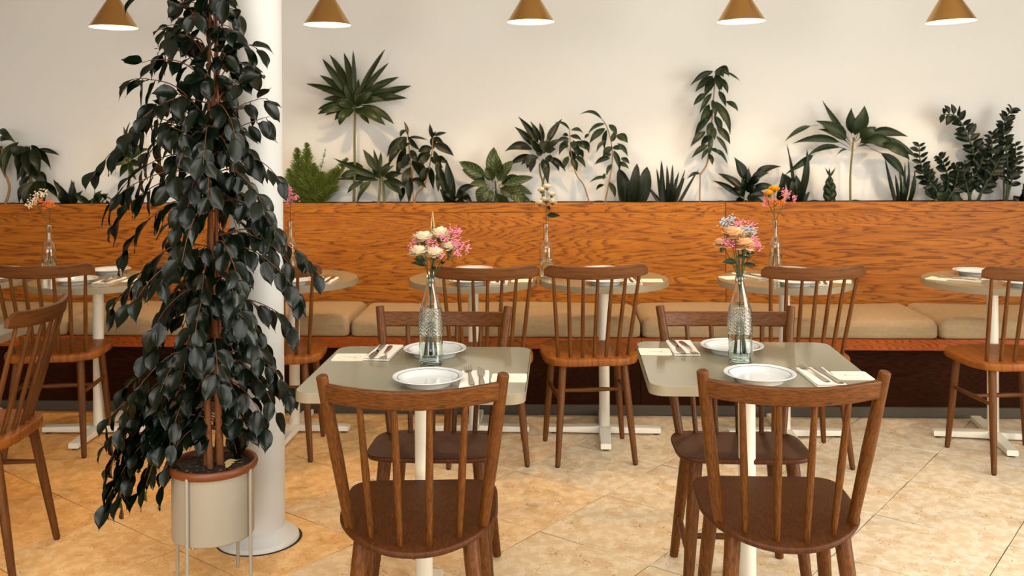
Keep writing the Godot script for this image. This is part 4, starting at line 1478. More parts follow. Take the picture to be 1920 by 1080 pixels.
func make_plants() -> void:
	planter_plant("drooping_dracaena", "pale thin-stemmed plant with long drooping leaves at the left edge of the photo", "plant", Vector3(-3.293, 1.035, -5.540), [M.leaf_stripe, M.pale_stem],
		[[0.9, 0, 0, 2.5, 11.7, -0.4, 23.4, -2.2, 36.3]],
		[[-2.7, 46.3, 10.5, 38, 4.2, 1.6], [8.7, 38.6, -0.4, 23.4, 5.8, 1.4], [5.7, 36.3, 2.9, 18.7, 3.9, 0.9], [-2.2, 36.3, -10.1, 19.9, 5.2, 2.3], [-2.2, 36.3, -12.5, 31.7, 4.6, 2.3], [-1.6, 36.3, -1.7, 17.5, 4.6, 1.6], [-2.7, 39.8, 5.7, 39.8, 3.5, 1.4]])
	planter_plant("drooping_dracaena", "dark drooping dracaena in a heavy clump, left of the ficus", "plant", Vector3(-3.142, 1.035, -5.540), [M.leaf_deep, M.cane],
		[[1.3, 0, 0, 0.1, 17.6, 0.2, 34], [1, 4.2, 0, 4.9, 11.7]],
		[[-1, 36.3, -7.7, 19.9, 5.8, 2.3], [-1, 36.3, -2.3, 18.8, 6, 1.4], [0.2, 36.3, 3.7, 18.1, 6.4, -0.5], [2, 35.7, 9.1, 19.3, 6, 2.1], [2.6, 35.1, 13.9, 21.6, 5.3, 3], [3.8, 33.9, 17, 30.4, 2.8, 1.2], [0.2, 35.1, -5.9, 29.3, 5.8, 2.3], [1.4, 36.9, 8, 28.1, 5.3, 1.6], [-1, 31.6, -9, 15.3, 5.2, 1.2], [4.9, 15.2, -4.2, 2.4, 6, 2.1], [4.9, 15.2, 0, 1.2, 5.8, 0.7], [6.1, 15.2, 16.2, 4.6, 5.8, 2.5], [6.1, 16.4, 12, 1.7, 6.4, 1.4], [5.5, 16.4, 6.6, 0.6, 5.8, -0.5], [0.1, 18.7, -3.6, 8.2, 5.2, 1.6], [3.1, 21.1, 10.3, 11.7, 5.6, 1.9], [1.3, 26.9, -4.7, 15.2, 5.8, 1.4], [3.1, 26.9, 6.1, 15.2, 5.8, -0.7]])
	planter_plant("snake_plant", "small upright dark plant just left of the ficus crown", "plant", Vector3(-2.884, 1.035, -5.540), [M.leaf_band, M.green_stem],
		[],
		[[-0.6, 0.6, -3.6, 10, 4.6, 0.5], [0, 0.6, -1.5, 16.4, 4.9, 0], [0.8, 0.6, 2.8, 15.8, 4.6, -0.2], [0, 2.4, -7.7, 17, 3.9, 1.6], [1.2, 1.2, 7.2, 9.9, 3.9, 0.9], [-0.6, 3.5, -5.3, 15.2, 3, 0.9]])
	planter_plant("trailing_plant", "low trailing plant with pale tips that hangs over the planter edge", "plant", Vector3(-2.723, 1.035, -5.540), [M.leaf_mid, M.green_stem],
		[[0.5, 0, 0, -3.5, 4.6, -10.7, -1.2], [0.5, 0, 0, 4.8, 5.8, 10.8, 1.1]],
		[[-3.5, 4.6, -10.5, -5.6, 4.2, 0.7], [0, 2.3, -7.1, 3.5, 3.9, 0.9], [0, 3.5, 2.4, -5.3, 4.4, 0.5], [3.6, 4.6, 7.2, 8.1, 3.9, 0.5], [4.8, 4, 12, 1.7, 4.2, 0.9], [0, 2.3, -2.3, 9.3, 3.9, 0.3], [-4.7, 2.3, -11.9, 8.2, 3.7, 0.9], [6, 2.3, 8.3, -4.7, 4.2, 0.7], [0, 2.3, 4.9, 10.4, 3.9, 0.5], [-7.2, 0, -8.4, -4.7, 3.5, 0.2], [9.6, 1.7, 14.3, -3.6, 3.7, 0.6]])
	planter_plant("tall_dracaena", "tall pale-leaved dracaena half hidden behind the ficus", "plant", Vector3(-2.556, 1.035, -5.540), [M.leaf_stripe, M.cane],
		[[0.9, 0, 0, 1.3, 15.1, 2.6, 29.1]],
		[[2.5, 27.9, -11.7, 29.1, 4.4, 1.9], [2.5, 27.9, -7, 31.4, 4.2, 1.4], [2.6, 29.1, 5.1, 50, 3.7, 0.5], [2.6, 29.1, 8, 45.3, 3.9, 0.5], [2.6, 29.1, -1.5, 47.7, 3.9, 0.7], [2.5, 27.9, 14.5, 34.2, 4.4, 1.6], [2.5, 26.7, -10, 22.7, 4.4, 1.9], [2.5, 26.7, 13.2, 23.2, 4.4, 1.6], [2.5, 27.9, -4.5, 39.6, 4.2, 0.9], [2.5, 27.9, 9.7, 38.3, 4.2, 0.9], [2.5, 26.7, -4.7, 17.4, 4.2, 1.2], [2.5, 26.7, 8.4, 16.2, 4.2, 0.9]])
	planter_plant("tall_dracaena", "tallest dracaena, a striped bare cane under one round leafy crown", "plant", Vector3(-1.201, 1.035, -5.540), [M.leaf_stripe, M.cane],
		[[0.9, 0, 0, 0.3, 20.7, 0.7, 40.3, 0.9, 58.4]],
		[[2.3, 63.4, 18.5, 91.4, 3.8, 0.4], [2.6, 62.4, 21.4, 83.6, 3.6, 0.6], [0.8, 64.1, 0.2, 90.9, 2.8, 0.2], [0.7, 63.9, -6.2, 90.1, 4.7, 0.4], [-0.8, 63.6, -15.1, 89.2, 4.7, 0.6], [-1, 63, -16.3, 85.7, 4.4, 0.8], [-1, 63.4, -28.1, 71.9, 4.4, 1], [-1, 63.3, -21.1, 77.1, 4.7, 0.6], [-1.5, 62.9, -18.5, 67.6, 3.4, 1], [-0.3, 59.6, -19.2, 62.8, 4.4, 1.8], [-2.5, 60.9, -19.8, 56.5, 3.8, 0.8], [-0.2, 58.9, -19.2, 53.7, 4.4, 1], [-0.7, 58.6, -11.2, 50.3, 5.3, 1], [0.1, 58.6, -6.5, 47.2, 4.9, 0.6], [-0.2, 57.9, -15.8, 53.1, 3.6, 1], [1.7, 57.5, 9.2, 48, 3.8, 0.6], [2.4, 57.5, 20.4, 47, 6.2, 1.6], [4.4, 59, 24.1, 47.7, 4.7, 1.8], [2.3, 61.3, 31.2, 62.9, 5.5, 1.2], [2.3, 59.6, 19.6, 61.5, 4.4, 1.2], [6.3, 62, 33.6, 70.3, 4.7, 0.6], [5.1, 64.2, 26.8, 75.3, 4.4, 1], [4.7, 64.5, 18.1, 71, 3.6, 0.6], [2.6, 61.6, 29.3, 68.2, 4.2, 1.4], [0.9, 57.9, 3.1, 74.5, 4.2, 0.4], [0.7, 57.9, -3.8, 72.6, 4.7, 0.6], [1, 58.3, 8, 73.5, 4.4, 0.6], [0.9, 57.5, -8.8, 60.9, 4.9, 1], [1.2, 57.5, 12.9, 66.6, 5.1, 0.8], [0.9, 56.9, 6.4, 53, 4.2, 0.8], [0.7, 57.2, -3, 52, 4.2, 0.6]], {"pet": 0.05, "deep": 1.3, "pa": 0.8, "pb": 0.8})
	feathery_plant("bright green feathery fern with soft plumes, right of the white column", Vector3(-1.462, 1.035, -5.550),
		[[-6, -13, 22, 7, 420], [-4, -8, 34, 7.5, 620], [-2, -1, 37, 7, 620], [1, 3, 25, 8, 480], [2, 8, 20, 8.5, 480], [4, 16, 22, 8, 480], [5, 22, 28, 6.5, 420], [3, 17, 12, 8, 380], [-5, -14, 10, 7, 320], [0, 2, 13, 8, 380], [1, 10, 34, 3, 60]])
	planter_plant("dracaena", "low striped dracaena bush on two short canes, right of the tallest one", "plant", Vector3(-1.046, 1.035, -5.540), [M.leaf_stripe, M.cane],
		[[0.8, -1, 0, -0.5, 10.3, 0.1, 16.1], [0.9, 2.4, 0, 1.8, 10.3, 1.3, 17.1]],
		[[-0.9, 17.1, -27.3, 28.4, 4.3, -0.4], [-9.7, 23, -24.6, 24.1, 3.9, 0.6], [-2.9, 21, -10.1, 33.4, 4.7, 0.4], [-1.9, 20.1, -4.2, 33.3, 3.1, 0.2], [-0.9, 20.1, -0.2, 32, 2.9, 0.2], [-0.9, 15.2, -27.1, 15.1, 4.1, 1.8], [-12.7, 20.1, -22.6, 17.2, 4.3, 0.8], [-4.9, 15.2, -13.3, 2, 3.5, 1], [-6.8, 14.2, -11.8, 8.4, 3.7, 0.6], [-9.8, 15.2, -18.1, 7.9, 3.3, 0.8], [2, 15.2, 13.4, 5.8, 5.7, 1.4], [2.5, 17.1, 13.9, 19.2, 4.5, 1], [4, 16.1, 16.8, 11.2, 4.3, 1.2], [-0.4, 17.1, 5.1, 25.9, 3.9, 0.6], [0.1, 16.1, -6.8, 24, 4.3, 0.6], [1.1, 17.1, 9, 23.9, 3.9, 0.8]])
	planter_plant("bushy_dracaena", "bushy striped plant on thin pale stems with a pointed sprout on top", "plant", Vector3(-0.877, 1.035, -5.540), [M.leaf_deep, M.pale_stem],
		[[0.5, 0, 0, 1.3, 13.2, 0.5, 30.7, -0.6, 41.5, -1.9, 47.3], [0.4, 2.7, 0.3, 2, 11.2, 1.4, 22.9]],
		[[-0.7, 41.5, -3.1, 49.5, 2, 0.4], [-1.9, 40.5, -12.8, 28.6, 4.5, 1.6], [-0.4, 40.5, 6.2, 32.4, 3.3, -0.6], [-1.4, 40.5, -1.5, 30.7, 3.5, 0.4], [0, 40, 11.6, 38.3, 1.8, 0.8], [-2.9, 36.6, -11.4, 23, 4.7, 1.4], [-2, 34.6, -8, 16.1, 4.7, 1], [0, 30.7, -3, 22, 4.5, 0.4], [1, 32.7, 5.8, 24.8, 4.1, 0.6], [0.4, 24.9, -7, 21, 4.5, 1], [1.4, 24.9, 9.7, 20.9, 4.3, 1], [-0.1, 18, -0.2, 2.2, 4.5, -0.6], [-3.1, 11.2, -5.6, 2.4, 3.9, 0.6], [1.8, 16.1, 10.1, 10.7, 4.1, 1.2], [0.5, 36.6, -5.9, 30.8, 4.5, 1.2], [1.9, 26.8, 6.7, 15.1, 4.5, 0.8], [0.9, 22.9, -2.1, 11.2, 4.7, 0.6], [-1.9, 44.4, -4.7, 40.3, 2.9, 0.6]])
	planter_plant("bushy_dracaena", "striped plant whose thin stem bends right under a sharp rosette, beside the bushy one", "plant", Vector3(-0.848, 1.035, -5.540), [M.leaf_deep, M.pale_stem],
		[[0.5, 0, 0, 1.3, 7, 5.6, 11.4, 8.3, 20.6, 10.6, 31.3, 11.1, 40.1]],
		[[10.9, 39.6, 9.6, 48.1, 2.6, 0.2], [11.7, 41.1, 18.9, 42.7, 2.2, 0.4], [11.6, 40.1, 18.7, 35.6, 3.3, 0.8], [10.7, 40.1, 11.4, 33.1, 3.7, 0], [11.8, 36.2, 23.2, 29.1, 5.3, 1], [10.8, 34.2, 3, 31.4, 4.7, 1], [9.8, 30.4, 4.4, 22.6, 4.5, 0.8], [9.8, 28.4, 17.6, 22.3, 4.1, 0.8], [12.7, 24.5, 19, 7.4, 4.9, 1.6], [9.8, 22.6, 10.9, 9.7, 3.7, -0.4], [8.8, 22.6, 4.3, 13.8, 4.5, 0.8], [7.8, 20.6, 1.9, 10.9, 4.5, 0.8], [12.7, 28.4, 20.6, 24.5, 3.9, 1], [9.8, 32.3, 1, 24.6, 4.3, 1.2], [13.7, 20.6, 14.6, 8.4, 3.3, 0.6], [10.9, 40.1, 13.3, 43.5, 1.8, 0.2], [11.8, 32.3, 16.6, 15.7, 4.3, 1.2]])
	planter_plant("snake_plant", "single broad dark upright leaf with a fold, left of the mottled plant", "plant", Vector3(-0.642, 1.035, -5.540), [M.leaf_band, M.green_stem],
		[],
		[[0.3, 0.3, -1.4, 27.3, 7.1, 0.6], [0.8, 0.3, 2.8, 17.3, 4.9, -0.4], [-0.7, 1.8, -7.4, 20.3, 4.5, 1.6], [-0.2, 0.8, -5.5, 10.5, 3.7, 1]])
	planter_plant("low_dracaena", "low dark plant with arching leaves close to the wood edge", "plant", Vector3(-0.600, 1.035, -5.540), [M.leaf_deep, M.green_stem],
		[],
		[[-0.5, 4.7, 12.5, 11.6, 4.3, 2.9], [-0.4, 5.6, 9.8, 0.3, 4.3, 3.3], [-0.5, 2.7, 5.4, 0.8, 3.9, 1.8], [-0.5, 3.7, -6.8, 7.6, 3.7, 1.4], [0, 4.7, 8.3, 6.6, 4.3, 2.2], [-0.5, 3.2, -4.4, -0.4, 3.3, 1]])
	planter_plant("mottled_plant", "broad mottled leaves in a wide low bush, one tip over the planter edge", "plant", Vector3(-0.371, 1.035, -5.540), [M.leaf_mottle, M.green_stem],
		[[0.7, 0, 0, -0.1, 7.8, -0.4, 14.6]],
		[[-4.3, 15.6, -21.1, 26, 7.1, 0.8], [-4.8, 13.7, -20.1, 21.3, 6.5, 0.8], [-1.8, 15.6, -1.3, 34.2, 7.9, 0.6], [2.5, 15.6, 0.2, 31.1, 7.3, -0.4], [-3.3, 10.7, -10.7, 2.5, 7.5, 1.4], [-3.8, 10.7, -9.5, 7.4, 5.9, 0.8], [1.5, 11.7, 15.9, 15.3, 7.9, 1.6], [3, 11.7, 21.5, 16.7, 5.5, 0.6], [4.5, 10.7, 17.3, 0.8, 8.1, 1.6], [4, 9.7, 20.7, 6.6, 5.7, 1.6], [-0.9, 8.8, 2.5, -2.5, 6.1, 0.6], [2, 7.8, 7, -1.9, 3.7, 0.6], [-3.8, 11.7, -15.3, 12.7, 4.7, 1.2], [5.9, 7.8, 20.4, 2.1, 3.9, 1.4], [2.1, 15.6, 10.1, 26.4, 5.9, 0.8], [-1.8, 13.6, -5.7, 22.4, 6.9, 0.8], [0.6, 13.6, 6, 21.4, 6.5, 0.4], [-1.4, 10.7, -4.8, 1, 6.5, 1], [1.1, 10.7, 10.7, 5.8, 6.5, 1.2]], {"pa": 0.8, "pb": 0.75, "pet": 0.12})
	planter_plant("dracaena", "dark spiky dracaena on a forked cane behind the vase of small white flowers", "plant", Vector3(-0.099, 1.035, -5.540), [M.leaf_deep, M.cane],
		[[1, 0, 0, 0, 7.3, -0.1, 13.7], [0.6, -0.1, 13.7, -1.7, 19.1, -2.1, 24.6], [0.6, -0.1, 13.7, 1.2, 19.1, 1, 25.5]],
		[[-2.5, 36.5, -14.3, 51.9, 4.3, 0.6], [-1.2, 37.4, -7, 49, 3.1, 0.4], [0.2, 37.4, -2, 48.3, 3.3, 0.4], [2.5, 36.4, 11.3, 50.5, 4.3, 0.7], [-5.3, 34.7, -16.2, 45.9, 4.1, 0.9], [-6.2, 32.8, -22.2, 31.4, 5.2, 2.8], [-5.8, 29.2, -20.4, 23.1, 4.3, 1.5], [-4.9, 28.3, -9, 21.7, 4.6, 1.1], [1.8, 27.3, 3, 12.7, 4.3, -0.6], [2.9, 28.2, 9.2, 19.8, 3.9, 1.3], [3.8, 28.2, 13, 19.8, 3.3, 1.5], [2.9, 32.8, 11.3, 38.7, 3.7, 0.9], [2, 31, 7.5, 32.8, 3.9, 0.9], [-4.4, 27.4, -7.2, 19, 4.1, 1.1], [-0.8, 29.2, -4.4, 32.8, 4.6, 0.7], [0.2, 30.1, 4.8, 40.1, 4.4, 0.4], [-0.3, 30.1, 0.2, 40.1, 4.6, 0.4], [-1.7, 31, -8, 39.2, 4.4, 0.7], [0.1, 27.3, 0.1, 19.1, 4.4, 0.4], [1.1, 27.3, 6.5, 25.5, 4.3, 1.1], [-2.6, 28.3, -12.6, 23.8, 4.3, 1.5]], {"pa": 0.7})
	planter_plant("willowy_plant", "small willowy plant with a crooked pale stem next to the dark spiky dracaena", "plant", Vector3(0.171, 1.035, -5.540), [M.leaf_mid, M.pale_stem],
		[[0.4, 0, 0, -3.3, 11.3, -6.5, 15.9, -8.7, 20.5, -10.9, 31.4, -11.5, 43.7]],
		[[-11.5, 43.7, -20.7, 47.9, 1.7, 2], [-10.8, 43.7, -3.6, 41.6, 2.2, 1.5], [-11.3, 40.5, -4.8, 37.6, 2.6, 0.9], [-11.8, 38.7, -19.5, 36.7, 2.8, 1.1], [-12.2, 37.8, -17.7, 29.4, 3.7, 1.1], [-5, 37.7, -0.5, 30.3, 3.7, 1.3], [-9.5, 37.8, -6.3, 27.3, 3.9, 0.4], [-8.7, 28.7, -2.5, 21.8, 3.1, 1.1], [-10.5, 27.8, -7.6, 19.9, 3.9, 0.6], [-12.3, 28.7, -15.1, 21.2, 3.3, 0.7], [-6.8, 33.2, -3.7, 27.3, 3.3, 0.6], [-10.9, 36.9, -8.6, 32.3, 3.7, 0.4], [-12.2, 35, -16.8, 33.3, 3.5, 0.9], [-11.4, 32.3, -8.7, 25, 3.9, 0.7], [-12.2, 40.5, -15.9, 40.5, 2.2, 0.7], [-8.6, 36.8, -2.3, 32.3, 3.3, 0.9]])
	planter_plant("willowy_plant", "taller willowy plant whose top leaf arches left, left of the broad upright leaves", "plant", Vector3(0.251, 1.035, -5.540), [M.leaf_mid, M.pale_stem],
		[[0.4, 0, 0, 2.5, 11.4, 4.6, 24.1, 4.4, 35.9, 1.6, 45.9, -0.9, 49.8]],
		[[-0.9, 49.6, -14, 52.4, 2, 3.1], [0.7, 47.3, -9.3, 41, 2.4, 1.9], [-8.4, 41.4, -11.1, 38.6, 1.9, 0.4], [7, 40.4, 13.7, 35.9, 4.8, 1.3], [3, 46.8, 7.4, 40.4, 3.3, 0.7], [0.7, 44.6, -8.4, 35.8, 4.1, 1.3], [1.6, 43.7, 0.6, 32.1, 3, 0.6], [1.5, 37.7, -4.3, 30.7, 2.2, 1.3], [3.5, 27.7, -5.6, 23.6, 3.3, 1.3], [4.7, 34.1, -0.3, 27.3, 3.9, 0.9], [7.9, 35.9, 13.8, 28.2, 2.8, 0.9], [9.6, 27.3, 14.7, 23.9, 2.8, 0.9], [6.9, 24.5, 14.1, 21.3, 2.8, 1.1], [5.8, 31.8, 9, 20.3, 3.5, 0.6], [4.4, 24.1, 1.2, 17.6, 2.4, 0.7], [1.4, 16.4, -8.6, 13.6, 2, 1.5], [0, 12.3, -4.5, 8.7, 2, 0.9], [3.2, 13.7, 6, 5, 3.3, 0.7], [4.2, 36.8, 6.1, 43.2, 3.3, -0.6], [4.7, 33.2, 10.6, 32.2, 3, 0.7], [4.2, 29.6, -1.2, 28.7, 3.1, 0.9], [0.5, 18.7, -0.4, 15, 1.9, 0.4]])
	planter_plant("snake_plant", "three broad smooth upright leaves with a pale inner edge", "plant", Vector3(0.409, 1.035, -5.540), [M.leaf_band, M.green_stem],
		[],
		[[-2.7, 0.5, -7.1, 21.4, 9.1, 0.6], [2.5, 0.4, 8.7, 22.6, 9.3, -0.7], [0.2, 0.5, 2.8, 24.5, 6.8, 0.2], [2.9, 0.2, 5.6, 8.8, 2.6, 0.2], [-0.9, 0.5, -3.1, 13.2, 5.6, 0.4]], {"roll": 0.4, "pa": 0.62, "pb": 0.55})
	planter_plant("snake_plant", "thin spiky upright blades in a fan, right of the broad smooth leaves", "plant", Vector3(0.616, 1.035, -5.540), [M.leaf_band, M.green_stem],
		[],
		[[-4, 0.2, -12.1, 11.4, 2.6, 0.4], [-3.4, 0.2, -6.2, 21.4, 2.4, 0.2], [-2.7, 0.2, -3.6, 26.3, 3.3, 0], [0, 0.2, -0.8, 23.3, 2.8, 0], [0.5, 0.2, 1.9, 24, 2.8, 0], [1.4, 0.5, 6.6, 19.7, 2.4, 0], [2.7, 0.2, 10, 16.3, 3.7, 0.2], [5.4, 0.2, 17.7, 21.1, 1.9, 0.2], [2.3, 0.2, 9.6, 20.8, 2, 0], [1.4, 0.2, 3.7, 15.9, 2.6, 0], [-1.3, 0.2, -2.6, 13.2, 2.8, 0.2]], {"roll": 0.3, "pa": 0.45, "pb": 0.6})
	planter_plant("weeping_fig", "tallest single weeping stem with long narrow hanging leaves, right half of the planter", "plant", Vector3(0.796, 1.035, -5.540), [M.leaf_mid, M.pale_stem],
		[[0.5, -0.2, 0, 0.3, 10, 0.3, 17.9], [0.5, 0.3, 17.9, 4.4, 24, 5.8, 35.3, 7.8, 55.1, 9.4, 76.8]],
		[[8, 76.8, -5, 68.8, 3.7, 1.5], [8, 74.1, -1.8, 65, 4.1, 0.9], [8.5, 73.2, 3.5, 63.1, 3.9, 0.6], [9.4, 77.5, 16.7, 73.5, 5, 2.4], [15.6, 76.3, 23.7, 71.1, 1.3, 0.6], [10.3, 73.2, 15.4, 63.7, 3.9, 0.6], [3.5, 64.2, -3.3, 57.4, 3.9, 0.6], [9.8, 75, 12.9, 65.8, 3.9, 0.4], [11.1, 65.5, 15.5, 56.3, 3.3, 0.7], [15.1, 59.6, 21.3, 53.7, 3.1, 0.7], [7.1, 64.2, -0.4, 52.3, 3.1, 0.7], [5.7, 57.9, -0.1, 47.2, 3.9, 0.7], [9.3, 59.6, 16.5, 40.4, 4.3, 1.3], [9.3, 58.7, 13.5, 47.7, 2.8, 0.4], [11.9, 56.5, 17.1, 46, 1.1, 0.4], [7, 55.1, 3.8, 46.1, 3.7, 0.4], [4.8, 50.6, -2.5, 39.7, 4.3, 0.7], [7, 47.9, 3.8, 37.8, 4.3, 0.4], [8.3, 51.5, 12.7, 40.5, 4.3, 0.7], [3.4, 42.5, -5.2, 33.8, 3.9, 0.7], [10.1, 45.2, 16.9, 35, 4.3, 0.7], [6, 40.7, 1.1, 33.5, 3.9, 0.6], [4.7, 34.8, -4.7, 27.2, 3.3, 0.7], [9.6, 39.8, 15.4, 28.9, 2.4, 0.7], [5.5, 33, 1, 26.1, 2.4, 0.6], [5.5, 29.8, 6.7, 23.3, 2.8, 0.2], [6, 32.6, 11.1, 28.7, 2.4, 0.7], [10, 32.1, 16.2, 23.9, 2.4, 0.6], [6.5, 40.7, 4.6, 27.9, 3.3, 0.2], [9.4, 75, 11.1, 65.1, 4.1, 0.2], [8.9, 70.5, 3, 61.5, 3.3, 0.7], [7.5, 60.6, 8.3, 49.7, 3.3, 0.2], [6.5, 46.1, 8.3, 37.1, 3.5, 0.4], [0.3, 18.5, -7.8, 15.3, 2, 1.5], [8.9, 76.8, 12.9, 73.2, 5.2, 0.9]], {"pa": 0.7, "deep": 0.8})
	planter_plant("dark_bush", "dark bush of pointed leaves with one tall broad leaf, left of the yellow flowers", "plant", Vector3(1.051, 1.035, -5.540), [M.leaf_dark, M.green_stem],
		[[0.6, 0, 0, -0.4, 5.2, 0.1, 10.9]],
		[[-0.5, 14.7, -5.9, 27.7, 6, 0.8], [1.3, 10.9, 2.2, 22, 4.5, 0.4], [-1.1, 9, -14.5, 18.2, 4.9, 1], [-2.5, 4.8, -18.1, 14.3, 3.5, 1.4], [3.4, 14.2, 13.8, 18.5, 4.3, 1.2], [5.3, 16.4, 21.3, 22.1, 4.5, 1.6], [3.4, 8.5, 15.8, 11.3, 4.7, 1.2], [2.9, 5.7, 12.8, 5, 4.5, 1.4], [1.7, 11.9, 8.1, 17.6, 5.1, 0.8], [-0.4, 5.2, -6.5, 9.1, 4.1, 0.8], [1.3, 3.3, 9.4, 0.4, 4.1, 1.2], [-0.9, 8.1, -8.9, 7.9, 4.1, 1], [0.6, 8.1, 5.3, 11.9, 5.5, 0.6], [0.1, 8.1, -2.7, 15.7, 5.1, 0.6], [0.5, 3.3, -0.4, -2.4, 4.3, 0], [1, 4.3, 6.2, 3.3, 4.7, 1], [-0.4, 3.3, -5.1, 1.4, 3.9, 1]])
	planter_plant("agave_plant", "clump of stiff dark curved blades with paler broad leaves, behind the yellow flowers", "plant", Vector3(1.333, 1.035, -5.540), [M.leaf_band, M.green_stem],
		[],
		[[0.9, 0.5, 5.3, 32.2, 4.5, -1], [-0.5, 0.5, -5.7, 34.7, 1.6, 1], [0, 2.4, -3.1, 35.1, 1.4, 0.6], [0.9, 0.5, -6.9, 18.5, 7.2, 1.6], [1.4, 0.5, -0.4, 17.6, 5.9, 0.4], [-8.9, 2.4, -8.2, 19.3, 4.3, 0.2], [-3.1, 1.4, -3.2, 14.9, 5.1, 0.2], [4.2, 0.5, 8.2, 8, 2.9, 0.4], [5.2, 0.3, 9.8, 0.8, 1.8, 0.6], [2.4, 0.5, 7.4, 28, 3.9, -1.4], [0.5, 0.5, -4.1, 10.9, 5.9, 0.8], [2.8, 0.5, 5.2, 4.3, 2.9, 0.2]], {"roll": 0.5, "pa": 0.5, "pb": 0.6})
	braided_plant("short braided snake plant standing alone left of the umbrella-shaped dracaena", Vector3(1.529, 1.035, -5.540), 0.165, 0.033)
	planter_plant("umbrella_dracaena", "umbrella-shaped dracaena with long bent side leaves on a thin ringed trunk", "plant", Vector3(1.641, 1.035, -5.540), [M.leaf_mid, M.cane],
		[[0.7, 0, 0, 0.7, 17.5, 1.6, 32.7, 2.6, 38.3]],
		[[3, 36.4, 7, 56.5, 7.2, 0], [1.8, 36.5, 2.3, 55.4, 6, 0.4], [2.6, 36.4, 5.4, 51.6, 5.9, 0.2], [1.6, 34.6, -15, 59.6, 3.3, -0.6], [1.4, 33.6, -19.7, 48.1, 6.8, 2.3], [1.2, 32.7, -17, 43.4, 4.1, 2.9], [-17, 45.6, -36.7, 36.5, 2.9, 2.5], [0.7, 32.7, -17, 45.1, 2, 1.4], [1.1, 31.7, -32.5, 35.2, 4.7, 4.9], [0.7, 30.8, -23.6, 27.1, 3.5, 4.3], [-16.1, 30.9, -37.7, 17.7, 4.3, 1.4], [3, 35.5, 12.8, 44.3, 6, 1.4], [5.4, 38.3, 33.4, 38.7, 5.7, 3.3], [3.5, 34.5, 21.2, 36.3, 6, 2.3], [3.5, 33.6, 37, 26.6, 7.2, 4.9], [11.9, 36.4, 30.5, 25.7, 6, 2], [11.8, 32.1, 29.4, 15, 5.3, 2.5], [3.9, 32.7, 15.6, 39.2, 5.5, 2], [0.7, 30.8, -7.7, 28, 1.2, 2.3], [2.5, 31.2, 10.9, 32.6, 1, 2.3]], {"pet": 0.22, "deep": 1.2})
	planter_plant("snake_plant", "tight bundle of tall thin pencil-like spikes under the drooping palm leaf", "plant", Vector3(1.934, 1.035, -5.540), [M.leaf_band, M.green_stem],
		[],
		[[-3.7, 0.2, -9.3, 27, 2.5, 0], [-3.3, 0.2, -7.7, 23.2, 2.1, 0], [-1.9, 0.2, -4, 17.5, 2.3, 0], [-0.5, 0.2, -1.2, 12.8, 2.5, 0], [0.4, 0.2, 1.1, 26.2, 2, 0], [1.4, 0.2, 2.3, 24.3, 1.8, 0], [2.6, 0.2, 4.9, 19.6, 2, 0], [3.3, 0.2, 7.5, 20.5, 1.6, 0], [2.9, 0.2, 6.2, 15.6, 2, 0], [-1, 0.2, -3.6, 23.2, 1.8, 0], [0.9, 0.2, 3.3, 17.5, 2, 0], [-2.3, 0.2, -6.4, 15.6, 2.3, 0]], {"roll": 0.3, "pa": 0.42, "pb": 0.55})
	zz_plant("short leafy stems with paired oval leaflets, left of the tall arching ones", Vector3(2.137, 1.035, -5.540),
		[[9, 6, 2, 0, 0, -5.9, 11.8, -10.2, 23.1, -11.3, 34.4], [8, 5.7, 8, 1.4, 0, 4.7, 11.7, 2, 22.1, -1.7, 27.8], [7, 5.5, 12, 2.8, 0, 7.4, 8.9, 8.4, 17.4, 6.6, 23], [7, 5.1, 10, -0.4, 0, -2.2, 8, -6.4, 13.7, -7.3, 17.4]])
	planter_plant("leafy_plant", "low plant with light round leaves at the foot of the arching stems", "plant", Vector3(2.174, 1.035, -5.540), [M.leaf_mid, M.green_stem],
		[],
		[[0, 0.4, -5.5, 8, 6.2, 0.6], [0.5, 0.4, -0.9, 10.8, 6.4, 0.4], [0.9, 0.4, 6.5, 8, 6.4, 0.6], [0.5, 0.4, 2.8, 11.7, 6, 0], [0, 0.3, -7.4, 3.3, 5.7, 1], [1.1, 0.3, 8.8, 3.2, 5.9, 1], [0.2, 0.4, -2.8, 0.5, 4.9, 0.8], [0.7, 0.4, 4.6, 0.6, 5.1, 0.8], [-0.5, 1.4, -11.5, 6.6, 3.5, 0.8]], {"pa": 0.95, "pb": 0.6, "pet": 0.2})
	zz_plant("tall arching stems with paired oval leaflets, the longest bent left at its tip", Vector3(2.321, 1.035, -5.540),
		[[13, 7.2, 4, -2.7, 0, 1.5, 17.4, 0.2, 30.6, -4.3, 41.9, -9.8, 50.4, -18.1, 51], [11, 6.8, 14, 2.8, 0, 6.6, 15.5, 8.5, 28.7, 7.6, 40.9], [10, 6.4, 10, -0.9, 0, -1.7, 11.8, 2.9, 22.1, 4.8, 30.6], [9, 6.2, 16, 1.4, 0, 4.7, 9, 8.4, 18.3, 12.1, 27.7], [8, 5.9, 12, -0.9, 0, -3.6, 9, -6.3, 17.5, -7.2, 23.1]])
	zz_plant("upright pair of stems with paired oval leaflets at the right end of the planter", Vector3(2.500, 1.035, -5.540),
		[[14, 6, 4, -0.2, 0, -0.7, 17.4, -1.5, 32.4, -1.1, 45.5, 3.4, 54.9], [12, 5.7, 12, 1, 0, 0.8, 13.6, -0.3, 26.7, -2.9, 39, -3.8, 45.5], [9, 5.3, 10, 0.3, 0, 2.9, 13.6, 4.3, 24.8, 3.4, 34.2]])
